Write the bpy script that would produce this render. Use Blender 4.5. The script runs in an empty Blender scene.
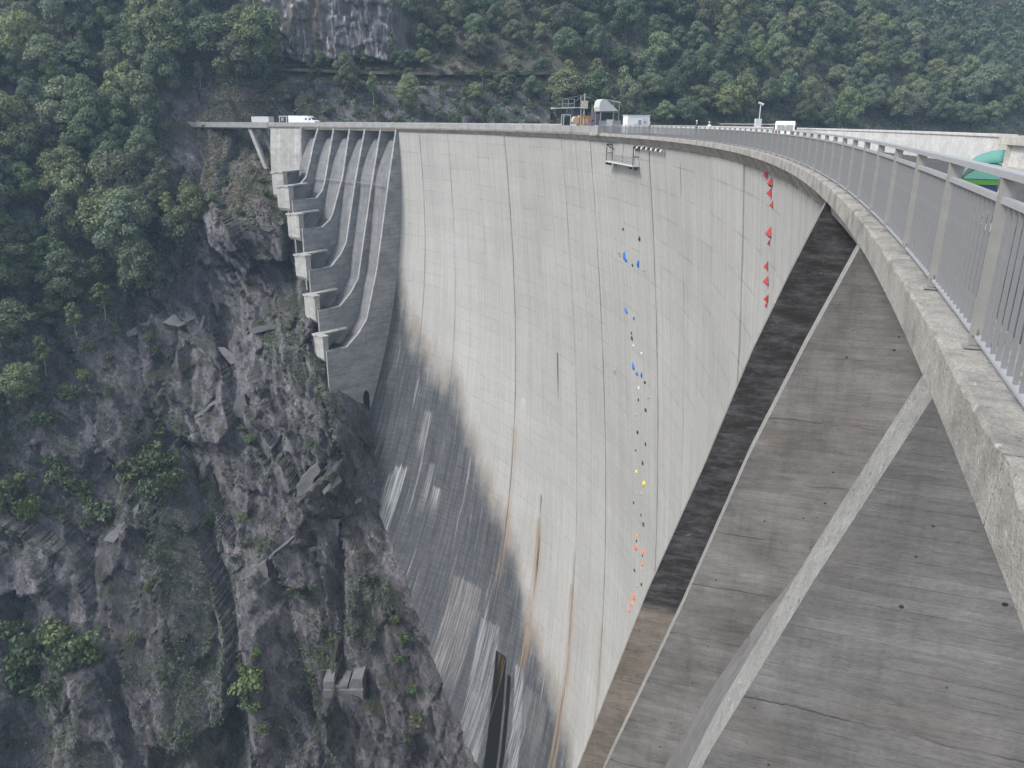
import bpy, bmesh, math, random
import numpy as np
from math import radians, cos, sin, atan2, pi, hypot
from mathutils import Vector
from mathutils.bvhtree import BVHTree

random.seed(7)
RNG = np.random.default_rng(11)
SC = bpy.context.scene
COL = SC.collection

# ------------------------------------------------------------------ camera
CAM_H, F_PX, PITCH, ROLL = 1.5, 770.0, 18.8, 0.3
cd = bpy.data.cameras.new("camera")
cd.sensor_fit = 'HORIZONTAL'; cd.sensor_width = 36.0
cd.lens = 36.0 * F_PX / 1024.0
cd.clip_start = 0.05; cd.clip_end = 5000
cam = bpy.data.objects.new("camera", cd); COL.objects.link(cam)
_p, _r = radians(PITCH), radians(ROLL)
CF = np.array([0, cos(_p), -sin(_p)])
_X = np.array([1., 0, 0]); _U = np.array([0, sin(_p), cos(_p)])
CX = cos(_r) * _X + sin(_r) * _U
CU = -sin(_r) * _X + cos(_r) * _U
CO = np.array([0., 0., CAM_H])
from mathutils import Matrix
cam.matrix_world = Matrix([[CX[0], CU[0], -CF[0], 0], [CX[1], CU[1], -CF[1], 0],
                           [CX[2], CU[2], -CF[2], CAM_H], [0, 0, 0, 1]])
SC.camera = cam

# ------------------------------------------------------------------ world, sun, exposure
SUN_EL, SUN_AZ = 48.0, -113.0          # azimuth clockwise from +Y: the light comes from the left
world = bpy.data.worlds.new("World"); SC.world = world; world.use_nodes = True
wt = world.node_tree
sky = wt.nodes.new('ShaderNodeTexSky'); sky.sky_type = 'NISHITA'; sky.sun_disc = False
sky.sun_elevation = radians(SUN_EL); sky.sun_rotation = radians(SUN_AZ)
sky.dust_density = 3.0; sky.ozone_density = 1.0; sky.altitude = 500
hs = wt.nodes.new('ShaderNodeHueSaturation'); hs.inputs['Saturation'].default_value = 0.55
bg = wt.nodes['Background']; bg.inputs['Strength'].default_value = 0.138
wt.links.new(sky.outputs[0], hs.inputs['Color']); wt.links.new(hs.outputs[0], bg.inputs['Color'])
sd = bpy.data.lights.new("sun", 'SUN'); sd.energy = 1.65; sd.angle = radians(14); sd.color = (1.0, 0.975, 0.94)
sun = bpy.data.objects.new("sun", sd); COL.objects.link(sun)
_d = Vector((sin(radians(SUN_AZ)) * cos(radians(SUN_EL)), cos(radians(SUN_AZ)) * cos(radians(SUN_EL)), sin(radians(SUN_EL))))
sun.rotation_euler = _d.to_track_quat('Z', 'Y').to_euler(); sun.location = (-50, 0, 120)
SC.view_settings.view_transform = 'Standard'; SC.view_settings.look = 'None'
SC.view_settings.exposure = 0.95; SC.view_settings.gamma = 1.0
SC.view_settings.use_curve_mapping = False
SC.cycles.max_bounces = 5; SC.cycles.diffuse_bounces = 3; SC.cycles.glossy_bounces = 2
SC.cycles.transmission_bounces = 2; SC.cycles.volume_bounces = 0

# ------------------------------------------------------------------ dam geometry (arc length a, downstream offset s, height z)
R = 210.0
P0 = np.array([3.26, 5.28]); _h = radians(20.5)
CC = P0 + R * np.array([-cos(_h), sin(_h)]); A0 = atan2(P0[1] - CC[1], P0[0] - CC[0])

def pos(a, s, z):
    t = A0 + np.asarray(a, float) / R; r = R - np.asarray(s, float)
    x, y, zz = np.broadcast_arrays(CC[0] + r * np.cos(t), CC[1] + r * np.sin(t), np.asarray(z, float))
    return np.stack([x, y, zz], -1)

def heading(a):               # rotation whose local +x points downstream
    return A0 + a / R + pi

DCO = [12.702, 12.987, -131.642, 230.414, -119.279, 5.053, 89.428, -440.109, 638.445, -269.304,
       -1.331, 80.895, -489.287, 651.324, -254.685, 0.126, 31.645, -159.942, 183.79, -63.513]

def sdam(a, z):
    al = ((np.asarray(a, float) - 118) / 100) ** 2; zz = np.asarray(z, float) / 100
    k = 0; tot = 0
    for i in range(1, 5):
        for j in range(5):
            tot = tot + DCO[k] * zz ** i * al ** j; k += 1
    return tot - 0.5

def project(P):
    Q = np.asarray(P, float) - CO; z = Q @ CF
    return np.stack([512 + F_PX * (Q @ CX) / z, 384 - F_PX * (Q @ CU) / z], -1), z

def view_ray(px, py):
    d = CF + (px - 512) / F_PX * CX + (384 - py) / F_PX * CU
    return d / np.linalg.norm(d)

# ------------------------------------------------------------------ numpy noise
def _hash(i, j, k):
    i = np.asarray(i).astype(np.int64); j = np.asarray(j).astype(np.int64)
    n = (i * 374761393 + j * 668265263 + k * 1274126177) & 0xFFFFFFFF
    n = ((n ^ (n >> 13)) * 1274126177) & 0xFFFFFFFF
    n = ((n ^ (n >> 16)) * 2246822519) & 0xFFFFFFFF
    n = n ^ (n >> 15)
    return (n & 0xFFFFFF) / float(0xFFFFFF)

def vnoise(u, v, k=0):
    i = np.floor(u); j = np.floor(v); fu = u - i; fv = v - j
    fu = fu * fu * (3 - 2 * fu); fv = fv * fv * (3 - 2 * fv)
    a = _hash(i, j, k); b = _hash(i + 1, j, k); c = _hash(i, j + 1, k); d = _hash(i + 1, j + 1, k)
    return (a + (b - a) * fu) * (1 - fv) + (c + (d - c) * fu) * fv

def fbm(u, v, k=0, o=4):
    t = 0; amp = 0.5
    for q in range(o):
        t = t + amp * vnoise(u * 2 ** q + 17.3 * q, v * 2 ** q - 9.1 * q, k + q); amp *= 0.5
    return t

def facet(u, v, k, tilt=0.8):
    """fractured rock: each Voronoi cell is one tilted plane"""
    i = np.floor(u); j = np.floor(v)
    best = np.full(u.shape, 1e9); val = np.zeros(u.shape)
    for di in (-1, 0, 1):
        for dj in (-1, 0, 1):
            ci = i + di; cj = j + dj
            fx = ci + _hash(ci, cj, k); fy = cj + _hash(ci, cj, k + 1)
            du = u - fx; dv = v - fy; d2 = du * du + dv * dv
            h = _hash(ci, cj, k + 2) - 0.5 + tilt * ((_hash(ci, cj, k + 3) - 0.5) * du * 2 + (_hash(ci, cj, k + 4) - 0.5) * dv * 2)
            m = d2 < best
            val = np.where(m, h, val); best = np.where(m, d2, best)
    return val

# ------------------------------------------------------------------ object helpers
ROOTLOC = {}

def tag(o, label=None, cat=None, group=None, kind=None):
    if label: o['label'] = label
    if cat: o['category'] = cat
    if group: o['group'] = group
    if kind: o['kind'] = kind
    return o

def thing(name, label, cat, loc=(0, 0, 0), rz=0.0, group=None):
    o = bpy.data.objects.new(name, None); COL.objects.link(o)
    o.location = loc; o.rotation_euler = (0, 0, rz); o.empty_display_size = 0.5
    ROOTLOC[o.name] = (np.array(loc, float), rz)
    return tag(o, label, cat, group)

class MB:
    """collects shapes into one mesh"""
    def __init__(s): s.v = []; s.f = []; s.m = []; s.uv = []
    def add(s, V, F, m=0, uv=None):
        b = len(s.v); V = [tuple(float(c) for c in p) for p in V]; s.v += V
        s.f += [tuple(b + i for i in f) for f in F]; s.m += [m] * len(F)
        s.uv += (list(uv) if uv is not None else [(p[0], p[2]) for p in V]); return s
    def hexa(s, c, m=0, uv=None):      # 8 corners: bottom 4 (ccw) then top 4
        return s.add(c, [(3, 2, 1, 0), (4, 5, 6, 7), (0, 1, 5, 4), (1, 2, 6, 5), (2, 3, 7, 6), (3, 0, 4, 7)], m, uv)
    def box(s, x0, x1, y0, y1, z0, z1, m=0):
        return s.hexa([(x0, y0, z0), (x1, y0, z0), (x1, y1, z0), (x0, y1, z0), (x0, y0, z1), (x1, y0, z1), (x1, y1, z1), (x0, y1, z1)], m)
    def cbox(s, c, d, m=0):
        return s.box(c[0] - d[0] / 2, c[0] + d[0] / 2, c[1] - d[1] / 2, c[1] + d[1] / 2, c[2] - d[2] / 2, c[2] + d[2] / 2, m)
    def tube(s, p, q, r0, r1=None, n=7, m=0):
        r1 = r0 if r1 is None else r1
        p = np.array(p, float); q = np.array(q, float); d = q - p; L = np.linalg.norm(d); d = d / max(L, 1e-9)
        a = np.array([0, 0, 1.]) if abs(d[2]) < 0.9 else np.array([1., 0, 0])
        u = np.cross(d, a); u /= np.linalg.norm(u); w = np.cross(d, u)
        V = []
        for k in range(n):
            t = 2 * pi * k / n; V.append(p + r0 * (cos(t) * u + sin(t) * w))
        for k in range(n):
            t = 2 * pi * k / n; V.append(q + r1 * (cos(t) * u + sin(t) * w))
        F = [(k, (k + 1) % n, n + (k + 1) % n, n + k) for k in range(n)] + [tuple(range(n))[::-1], tuple(range(n, 2 * n))]
        return s.add(V, F, m)
    def prism(s, poly, e0, e1, m=0, mside=None):
        """poly: list of 3D points in a plane; extruded between offsets e0 and e1 (vectors)"""
        n = len(poly); A = [np.array(p) + np.array(e0) for p in poly]; B = [np.array(p) + np.array(e1) for p in poly]
        ms = m if mside is None else mside
        b = len(s.v)
        s.add(A + B, [tuple(range(n))[::-1], tuple(range(n, 2 * n))], m)
        F = [(k, (k + 1) % n, n + (k + 1) % n, n + k) for k in range(n)]
        s.f += [tuple(b + i for i in f) for f in F]; s.m += [ms] * n
        return s
    def build(s, name, mats, parent=None, smooth=False):
        return mk(name, s.v, s.f, mats, parent, s.uv, s.m, smooth)

def mk(name, V, Fc, mats, parent=None, uv=None, mi=None, smooth=False, local=False):
    V = np.asarray(V, float)
    if parent is not None and not local and parent.name in ROOTLOC:
        L, rz = ROOTLOC[parent.name]
        V = V - L
        if rz:
            c_, s_ = cos(-rz), sin(-rz)
            V = np.stack([V[:, 0] * c_ - V[:, 1] * s_, V[:, 0] * s_ + V[:, 1] * c_, V[:, 2]], -1)
    me = bpy.data.meshes.new(name)
    if isinstance(Fc, np.ndarray):
        nf, k = Fc.shape
        me.vertices.add(len(V)); me.vertices.foreach_set('co', V.ravel())
        me.loops.add(nf * k); me.loops.foreach_set('vertex_index', Fc.ravel().astype(np.int32))
        me.polygons.add(nf); me.polygons.foreach_set('loop_start', np.arange(0, nf * k, k, dtype=np.int32))
        me.update(calc_edges=True)
    else:
        me.from_pydata([tuple(v) for v in V], [], [tuple(f) for f in Fc]); me.update()
    if uv is not None:
        l = me.uv_layers.new(name='UVMap'); idx = np.empty(len(me.loops), np.int32); me.loops.foreach_get('vertex_index', idx)
        l.data.foreach_set('uv', np.asarray(uv, float)[idx].ravel())
    for m in (mats if isinstance(mats, (list, tuple)) else [mats]): me.materials.append(m)
    if mi is not None and len(set(mi)) > 1: me.polygons.foreach_set('material_index', np.asarray(mi, np.int32))
    if smooth: me.polygons.foreach_set('use_smooth', np.ones(len(me.polygons), bool))
    me.update()
    o = bpy.data.objects.new(name, me); COL.objects.link(o)
    if parent is not None: o.parent = parent
    return o

def link_copy(o, parent=None):
    c = o.copy(); COL.objects.link(c)
    if parent is not None: c.parent = parent
    return c

def copy_tree(o, loc, rz, scale=None):
    r = o.copy(); COL.objects.link(r); r.location = loc; r.rotation_euler = (0, 0, rz)
    if scale is not None: r.scale = scale
    for ch in list(o.children):
        c = ch.copy(); COL.objects.link(c); c.parent = r
        for g in list(ch.children):
            d = g.copy(); COL.objects.link(d); d.parent = c
    return r

def grid_faces(nu, nv):
    i = np.arange(nu - 1)[:, None] * nv + np.arange(nv - 1)[None, :]
    return np.stack([i, i + 1, i + nv + 1, i + nv], -1).reshape(-1, 4)

def sweep(mb, prof, avals, m=0, jitter=None, caps=True):
    """closed (s,z) profile swept along the crest arc"""
    n = len(prof); b = len(mb.v); V = []; UV = []
    for k, a in enumerate(avals):
        for q, (s, z) in enumerate(prof):
            if jitter is not None: ds, dz = jitter(a, q); s, z = s + ds, z + dz
            V.append(pos(a, s, z)); UV.append((a, z + s * 1.0))
    F = []
    for k in range(len(avals) - 1):
        for q in range(n):
            F.append((k * n + q, k * n + (q + 1) % n, (k + 1) * n + (q + 1) % n, (k + 1) * n + q))
    if caps:
        F.append(tuple(range(n))[::-1]); F.append(tuple((len(avals) - 1) * n + q for q in range(n)))
    mb.add(V, F, m, UV); return mb

# ------------------------------------------------------------------ material helpers
class NT:
    def __init__(s, name):
        s.mat = bpy.data.materials.new(name); s.mat.use_nodes = True; s.t = s.mat.node_tree
        s.bsdf = s.t.nodes['Principled BSDF']; s.out = s.t.nodes['Material Output']
    def n(s, typ, **kw):
        o = s.t.nodes.new(typ)
        for k, v in kw.items(): setattr(o, k, v)
        return o
    def put(s, sock, v):
        if isinstance(v, bpy.types.NodeSocket): s.t.links.new(v, sock)
        elif v is not None:
            if sock.type == 'RGBA' and not hasattr(v, '__len__'): v = (v, v, v, 1)
            elif sock.type == 'RGBA' and len(v) == 3: v = (*v, 1)
            sock.default_value = v
    def m(s, op, a, b=None, c=None, clamp=False):
        o = s.n('ShaderNodeMath', operation=op, use_clamp=clamp)
        s.put(o.inputs[0], a); s.put(o.inputs[1], b)
        if c is not None: s.put(o.inputs[2], c)
        return o.outputs[0]
    def mix(s, f, a, b, blend='MIX'):
        o = s.n('ShaderNodeMix', data_type='RGBA', blend_type=blend)
        s.put(o.inputs['Factor'], f); s.put(o.inputs[6], a); s.put(o.inputs[7], b); return o.outputs[2]
    def noise(s, vec, scale, detail=4, rough=0.55, out='Fac', dist=0.0):
        o = s.n('ShaderNodeTexNoise'); s.put(o.inputs['Vector'], vec)
        o.inputs['Scale'].default_value = scale; o.inputs['Detail'].default_value = detail
        o.inputs['Roughness'].default_value = rough; o.inputs['Distortion'].default_value = dist
        return o.outputs[out]
    def step(s, x, lo, hi):
        o = s.n('ShaderNodeMapRange', interpolation_type='SMOOTHSTEP'); s.put(o.inputs[0], x)
        s.put(o.inputs[1], lo); s.put(o.inputs[2], hi); return o.outputs[0]
    def vec(s, x, y, z=0.0):
        o = s.n('ShaderNodeCombineXYZ'); s.put(o.inputs[0], x); s.put(o.inputs[1], y); s.put(o.inputs[2], z); return o.outputs[0]
    def sep(s, v):
        o = s.n('ShaderNodeSeparateXYZ'); s.put(o.inputs[0], v); return o.outputs
    def coord(s, which='Object'):
        return s.n('ShaderNodeTexCoord').outputs[which]
    def scl(s, v, xyz):
        o = s.n('ShaderNodeVectorMath', operation='MULTIPLY'); s.put(o.inputs[0], v); o.inputs[1].default_value = xyz; return o.outputs[0]
    def white(s, v):
        o = s.n('ShaderNodeTexWhiteNoise', noise_dimensions='3D'); s.put(o.inputs['Vector'], v); return o.outputs['Value']
    def bump(s, h, strength=0.4, dist=0.1):
        o = s.n('ShaderNodeBump'); s.put(o.inputs['Height'], h); o.inputs['Strength'].default_value = strength
        o.inputs['Distance'].default_value = dist; s.t.links.new(o.outputs[0], s.bsdf.inputs['Normal'])
    def fin(s, color, rough=0.85, metal=0.0, spec=0.3):
        s.put(s.bsdf.inputs['Base Color'], color); s.put(s.bsdf.inputs['Roughness'], rough)
        s.put(s.bsdf.inputs['Metallic'], metal); s.put(s.bsdf.inputs['Specular IOR Level'], spec); return s.mat

def simple(name, col, rough=0.7, var=0.12, scale=6.0, metal=0.0, spec=0.3):
    t = NT(name); c = t.coord(); f = t.noise(c, scale, 5, 0.6)
    k = t.m('MULTIPLY_ADD', f, 2 * var, 1 - var)
    o = t.mix(1.0, col, t.vec(k, k, k), 'MULTIPLY')
    return t.fin(o, rough, metal, spec)

def mat_dam():
    t = NT('dam_concrete')
    uv = t.n('ShaderNodeUVMap', uv_map='UVMap').outputs[0]; a, z, _ = t.sep(uv)
    wob = t.m('SUBTRACT', t.noise(t.scl(uv, (0.05, 0.05, 1)), 1.0, 4, 0.6), 0.5)
    # lifts (one pour per block and lift) with their own tone
    zl = t.m('DIVIDE', t.m('ADD', z, t.m('MULTIPLY', wob, 0.25)), 3.05)
    lift = t.m('FLOOR', zl); blk = t.m('FLOOR', t.m('DIVIDE', t.m('SUBTRACT', a, 7.9), 14.3))
    half = t.m('FLOOR', t.m('DIVIDE', t.m('SUBTRACT', a, 7.9), 7.15))
    tone = t.m('MULTIPLY_ADD', t.white(t.vec(blk, lift, 3.0)), 0.055, 0.9725)
    tone2 = t.m('MULTIPLY_ADD', t.white(t.vec(half, 5.0, 8.0)), 0.05, 0.975)
    big = t.m('MULTIPLY_ADD', t.noise(t.scl(uv, (0.03, 0.022, 1)), 1.0, 5, 0.6), 0.34, 0.83)
    # vertical board marks and run-off streaks
    st = t.noise(t.scl(uv, (2.4, 0.07, 1)), 1.0, 4, 0.7)
    st2 = t.noise(t.scl(uv, (0.6, 0.014, 1)), 1.0, 5, 0.7)
    streak = t.m('MULTIPLY_ADD', st, 0.52, 0.74)
    streak2 = t.m('MULTIPLY_ADD', st2, 0.38, 0.81)
    grain = t.m('MULTIPLY_ADD', t.noise(t.scl(uv, (1.1, 1.1, 1)), 1.0, 6, 0.7), 0.34, 0.83)
    k = t.m('MULTIPLY', t.m('MULTIPLY', tone, tone2), t.m('MULTIPLY', big, streak))
    k = t.m('MULTIPLY', t.m('MULTIPLY', k, streak2), grain)
    # lift joints: thin dark lines, broken
    fr = t.m('FRACT', zl); ln = t.m('MULTIPLY', t.m('LESS_THAN', fr, 0.05), t.step(t.noise(t.scl(uv, (0.11, 0.33, 1)), 1.0, 3), 0.42, 0.6))
    k = t.m('MULTIPLY', k, t.m('MULTIPLY_ADD', ln, -0.20, 1.0))
    base = t.mix(1.0, (0.356, 0.350, 0.330), t.vec(k, k, k), 'MULTIPLY')
    # warm patches
    base = t.mix(t.m('MULTIPLY', t.step(t.noise(t.scl(uv, (0.06, 0.03, 1)), 1.0, 4), 0.5, 0.75), 0.25), base, (0.30, 0.285, 0.255))
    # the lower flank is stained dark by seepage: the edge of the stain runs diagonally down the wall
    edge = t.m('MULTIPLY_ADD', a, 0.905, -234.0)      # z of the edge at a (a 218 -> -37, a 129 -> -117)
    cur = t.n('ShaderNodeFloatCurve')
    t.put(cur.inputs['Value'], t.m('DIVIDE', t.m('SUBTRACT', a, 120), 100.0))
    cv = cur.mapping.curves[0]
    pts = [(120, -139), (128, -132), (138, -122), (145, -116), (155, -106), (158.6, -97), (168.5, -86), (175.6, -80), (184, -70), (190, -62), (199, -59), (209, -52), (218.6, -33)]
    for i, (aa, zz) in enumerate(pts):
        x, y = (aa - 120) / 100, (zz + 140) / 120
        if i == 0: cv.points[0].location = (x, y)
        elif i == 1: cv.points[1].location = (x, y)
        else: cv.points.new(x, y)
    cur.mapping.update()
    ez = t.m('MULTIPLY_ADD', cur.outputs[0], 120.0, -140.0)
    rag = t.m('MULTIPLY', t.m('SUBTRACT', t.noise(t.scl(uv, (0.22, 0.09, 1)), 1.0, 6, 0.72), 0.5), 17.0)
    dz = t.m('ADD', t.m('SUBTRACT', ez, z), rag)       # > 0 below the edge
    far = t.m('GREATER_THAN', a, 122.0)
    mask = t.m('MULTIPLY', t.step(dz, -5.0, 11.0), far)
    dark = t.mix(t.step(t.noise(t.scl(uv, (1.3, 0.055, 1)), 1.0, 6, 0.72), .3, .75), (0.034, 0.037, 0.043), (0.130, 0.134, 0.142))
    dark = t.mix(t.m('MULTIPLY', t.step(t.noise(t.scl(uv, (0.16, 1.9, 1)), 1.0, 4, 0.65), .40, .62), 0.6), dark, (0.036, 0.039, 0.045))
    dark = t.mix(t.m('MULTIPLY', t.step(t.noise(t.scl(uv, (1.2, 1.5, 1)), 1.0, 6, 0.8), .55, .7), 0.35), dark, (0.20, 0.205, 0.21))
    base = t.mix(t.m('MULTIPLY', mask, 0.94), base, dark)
    # ochre seam along the edge
    seam = t.m('MULTIPLY', t.m('MULTIPLY', t.step(dz, -5.5, 0.5), t.m('SUBTRACT', 1.0, t.step(dz, 1.5, 8.0))), far)
    seam = t.m('MULTIPLY', seam, t.step(t.noise(t.scl(uv, (0.7, 0.10, 1)), 1.0, 4, 0.65), 0.40, 0.66))
    base = t.mix(t.m('MULTIPLY', seam, 0.5), base, (0.30, 0.225, 0.155))
    # lime streaks within the stain and scattered runs
    lime = t.m('MULTIPLY', t.step(t.noise(t.scl(uv, (0.62, 0.030, 1)), 1.3, 4, 0.6), 0.60, 0.70), t.m('MULTIPLY_ADD', mask, 0.26, 0.05))
    base = t.mix(lime, base, (0.52, 0.53, 0.53))
    topj = t.m('MULTIPLY', t.m('SUBTRACT', t.noise(t.vec(t.m('MULTIPLY', a, 2.2), 4.0, 0.0), 1.0, 4, .7), 0.5), 7.0)
    def patch(a0, a1, z0, z1, col, f, soft=0.35, lean=0.0, ragk=0.6, solid=False):
        nonlocal base
        aw = t.m('ADD', t.m('ADD', a, t.m('MULTIPLY', wob, ragk * 2)), t.m('MULTIPLY', t.m('SUBTRACT', z, z1), lean))
        x = t.m('MULTIPLY', t.step(aw, a0 - soft, a0 + soft), t.m('SUBTRACT', 1.0, t.step(aw, a1 - soft, a1 + soft)))
        zt = z if solid else t.m('ADD', z, topj)
        y = t.m('MULTIPLY', t.step(zt, z0 - 3, z0 + 5), t.m('SUBTRACT', 1.0, t.step(zt, z1 - .35, z1 + .25)))
        n_ = t.m('MULTIPLY_ADD', t.step(t.noise(t.scl(uv, (2.1, 0.05, 1)), 1.0, 5, .7), 0.40, 0.62), 0.85, 0.10)
        base = t.mix(t.m('MULTIPLY', t.m('MULTIPLY', x, y), f if solid else t.m('MULTIPLY', n_, f)), base, col)
    W = (0.46, 0.47, 0.47); BR = (0.30, 0.215, 0.15); BK = (0.012, 0.012, 0.012)
    patch(203.6, 207.4, -120, -89.5, W, 0.85, .2, 0, .2)
    patch(207.2, 208.4, -124, -92, W, 0.6)
    patch(199.5, 202.0, -84, -73, W, 0.55); patch(190.5, 193.5, -97, -91.5, W, 0.6); patch(194.6, 196.4, -98, -86, W, 0.45)
    patch(169.5, 178.8, -138, -111, (0.36, 0.33, 0.315), 0.55)
    patch(161.6, 168, -160, -118, (0.40, 0.41, 0.415), 0.5, .4, -.1); patch(151.6, 154.6, -160, -124, (0.42, 0.43, 0.44), 0.6, .3, -.18)
    patch(157.8, 161.4, -185, -124, BK, .985, .12, -.18, .2, True); patch(155.2, 156.4, -185, -128, BK, .97, .12, -.18, .2, True)
    patch(158.6, 160.4, -130, -124.4, (0.20, 0.12, 0.05), 0.6, .2, -.18)
    patch(163.9, 166.0, -108, -66, BR, 0.6); patch(151.2, 153.8, -126, -84, BR, 0.9, .3); patch(151.9, 152.7, -112, -78, (0.04, 0.035, 0.03), 0.9, .12)
    patch(135.4, 138.2, -150, -92, BR, 0.8, .4); patch(136.6, 137.3, -150, -84, (0.07, 0.055, 0.045), 0.7, .12)
    patch(121.2, 123.0, -150, -92, BR, 0.6, .4); patch(124.0, 129.5, -150, -128, W, 0.45)
    patch(142, 150, -140, -127, (0.20, 0.19, 0.18), 0.7)
    patch(145.0, 145.6, -51, -42.5, (0.05, 0.05, 0.05), 0.85, .15, 0, .1, True)
    patch(160.8, 162.2, -60, -57.8, (0.52, 0.53, 0.52), 0.8, .7, 0.25, 1.2, True)
    patch(192.5, 193.8, -32, -26, W, 0.45, .2); patch(203.5, 206, -52, -27, W, 0.3); patch(174.4, 177.6, -32, -24, W, 0.4)
    patch(188.2, 192.2, -31, -25.5, W, 0.40); patch(148.0, 150.4, -30, -21.5, W, 0.40); patch(160, 166, -18, -11, W, 0.22); patch(97.2, 98.0, -52, -35, W, 0.35)
    patch(86, 88, -60, -38, W, 0.25); patch(76, 79, -60, -30, W, 0.2); patch(58, 61, -50, -22, W, 0.2)
    # dark weeping along each vertical joint
    fj = t.m('ABSOLUTE', t.m('SUBTRACT', t.m('FRACT', t.m('ADD', t.m('DIVIDE', t.m('SUBTRACT', a, 7.9), 14.3), 0.5)), 0.5))
    jl = t.m('MULTIPLY', t.m('SUBTRACT', 1.0, t.step(fj, 0.003, 0.035)), t.m('MULTIPLY_ADD', st2, 0.35, 0.0))
    base = t.mix(jl, base, (0.17, 0.165, 0.155))
    hf = t.m('ABSOLUTE', t.m('SUBTRACT', t.m('FRACT', t.m('ADD', t.m('DIVIDE', t.m('SUBTRACT', a, 0.75), 14.3), 0.5)), 0.5))
    h1 = t.m('MULTIPLY', t.m('SUBTRACT', 1.0, t.step(hf, 0.004, 0.014)), t.m('MULTIPLY', st2, 0.55))
    base = t.mix(h1, base, (0.2, 0.195, 0.185))
    t.bump(t.m('ADD', t.m('MULTIPLY', st, 0.5), t.noise(t.scl(uv, (1.5, 1.5, 1)), 1.0, 5, .7)), 0.25, 0.12)
    return t.fin(base, 0.95, 0.0, 0.06)

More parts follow.
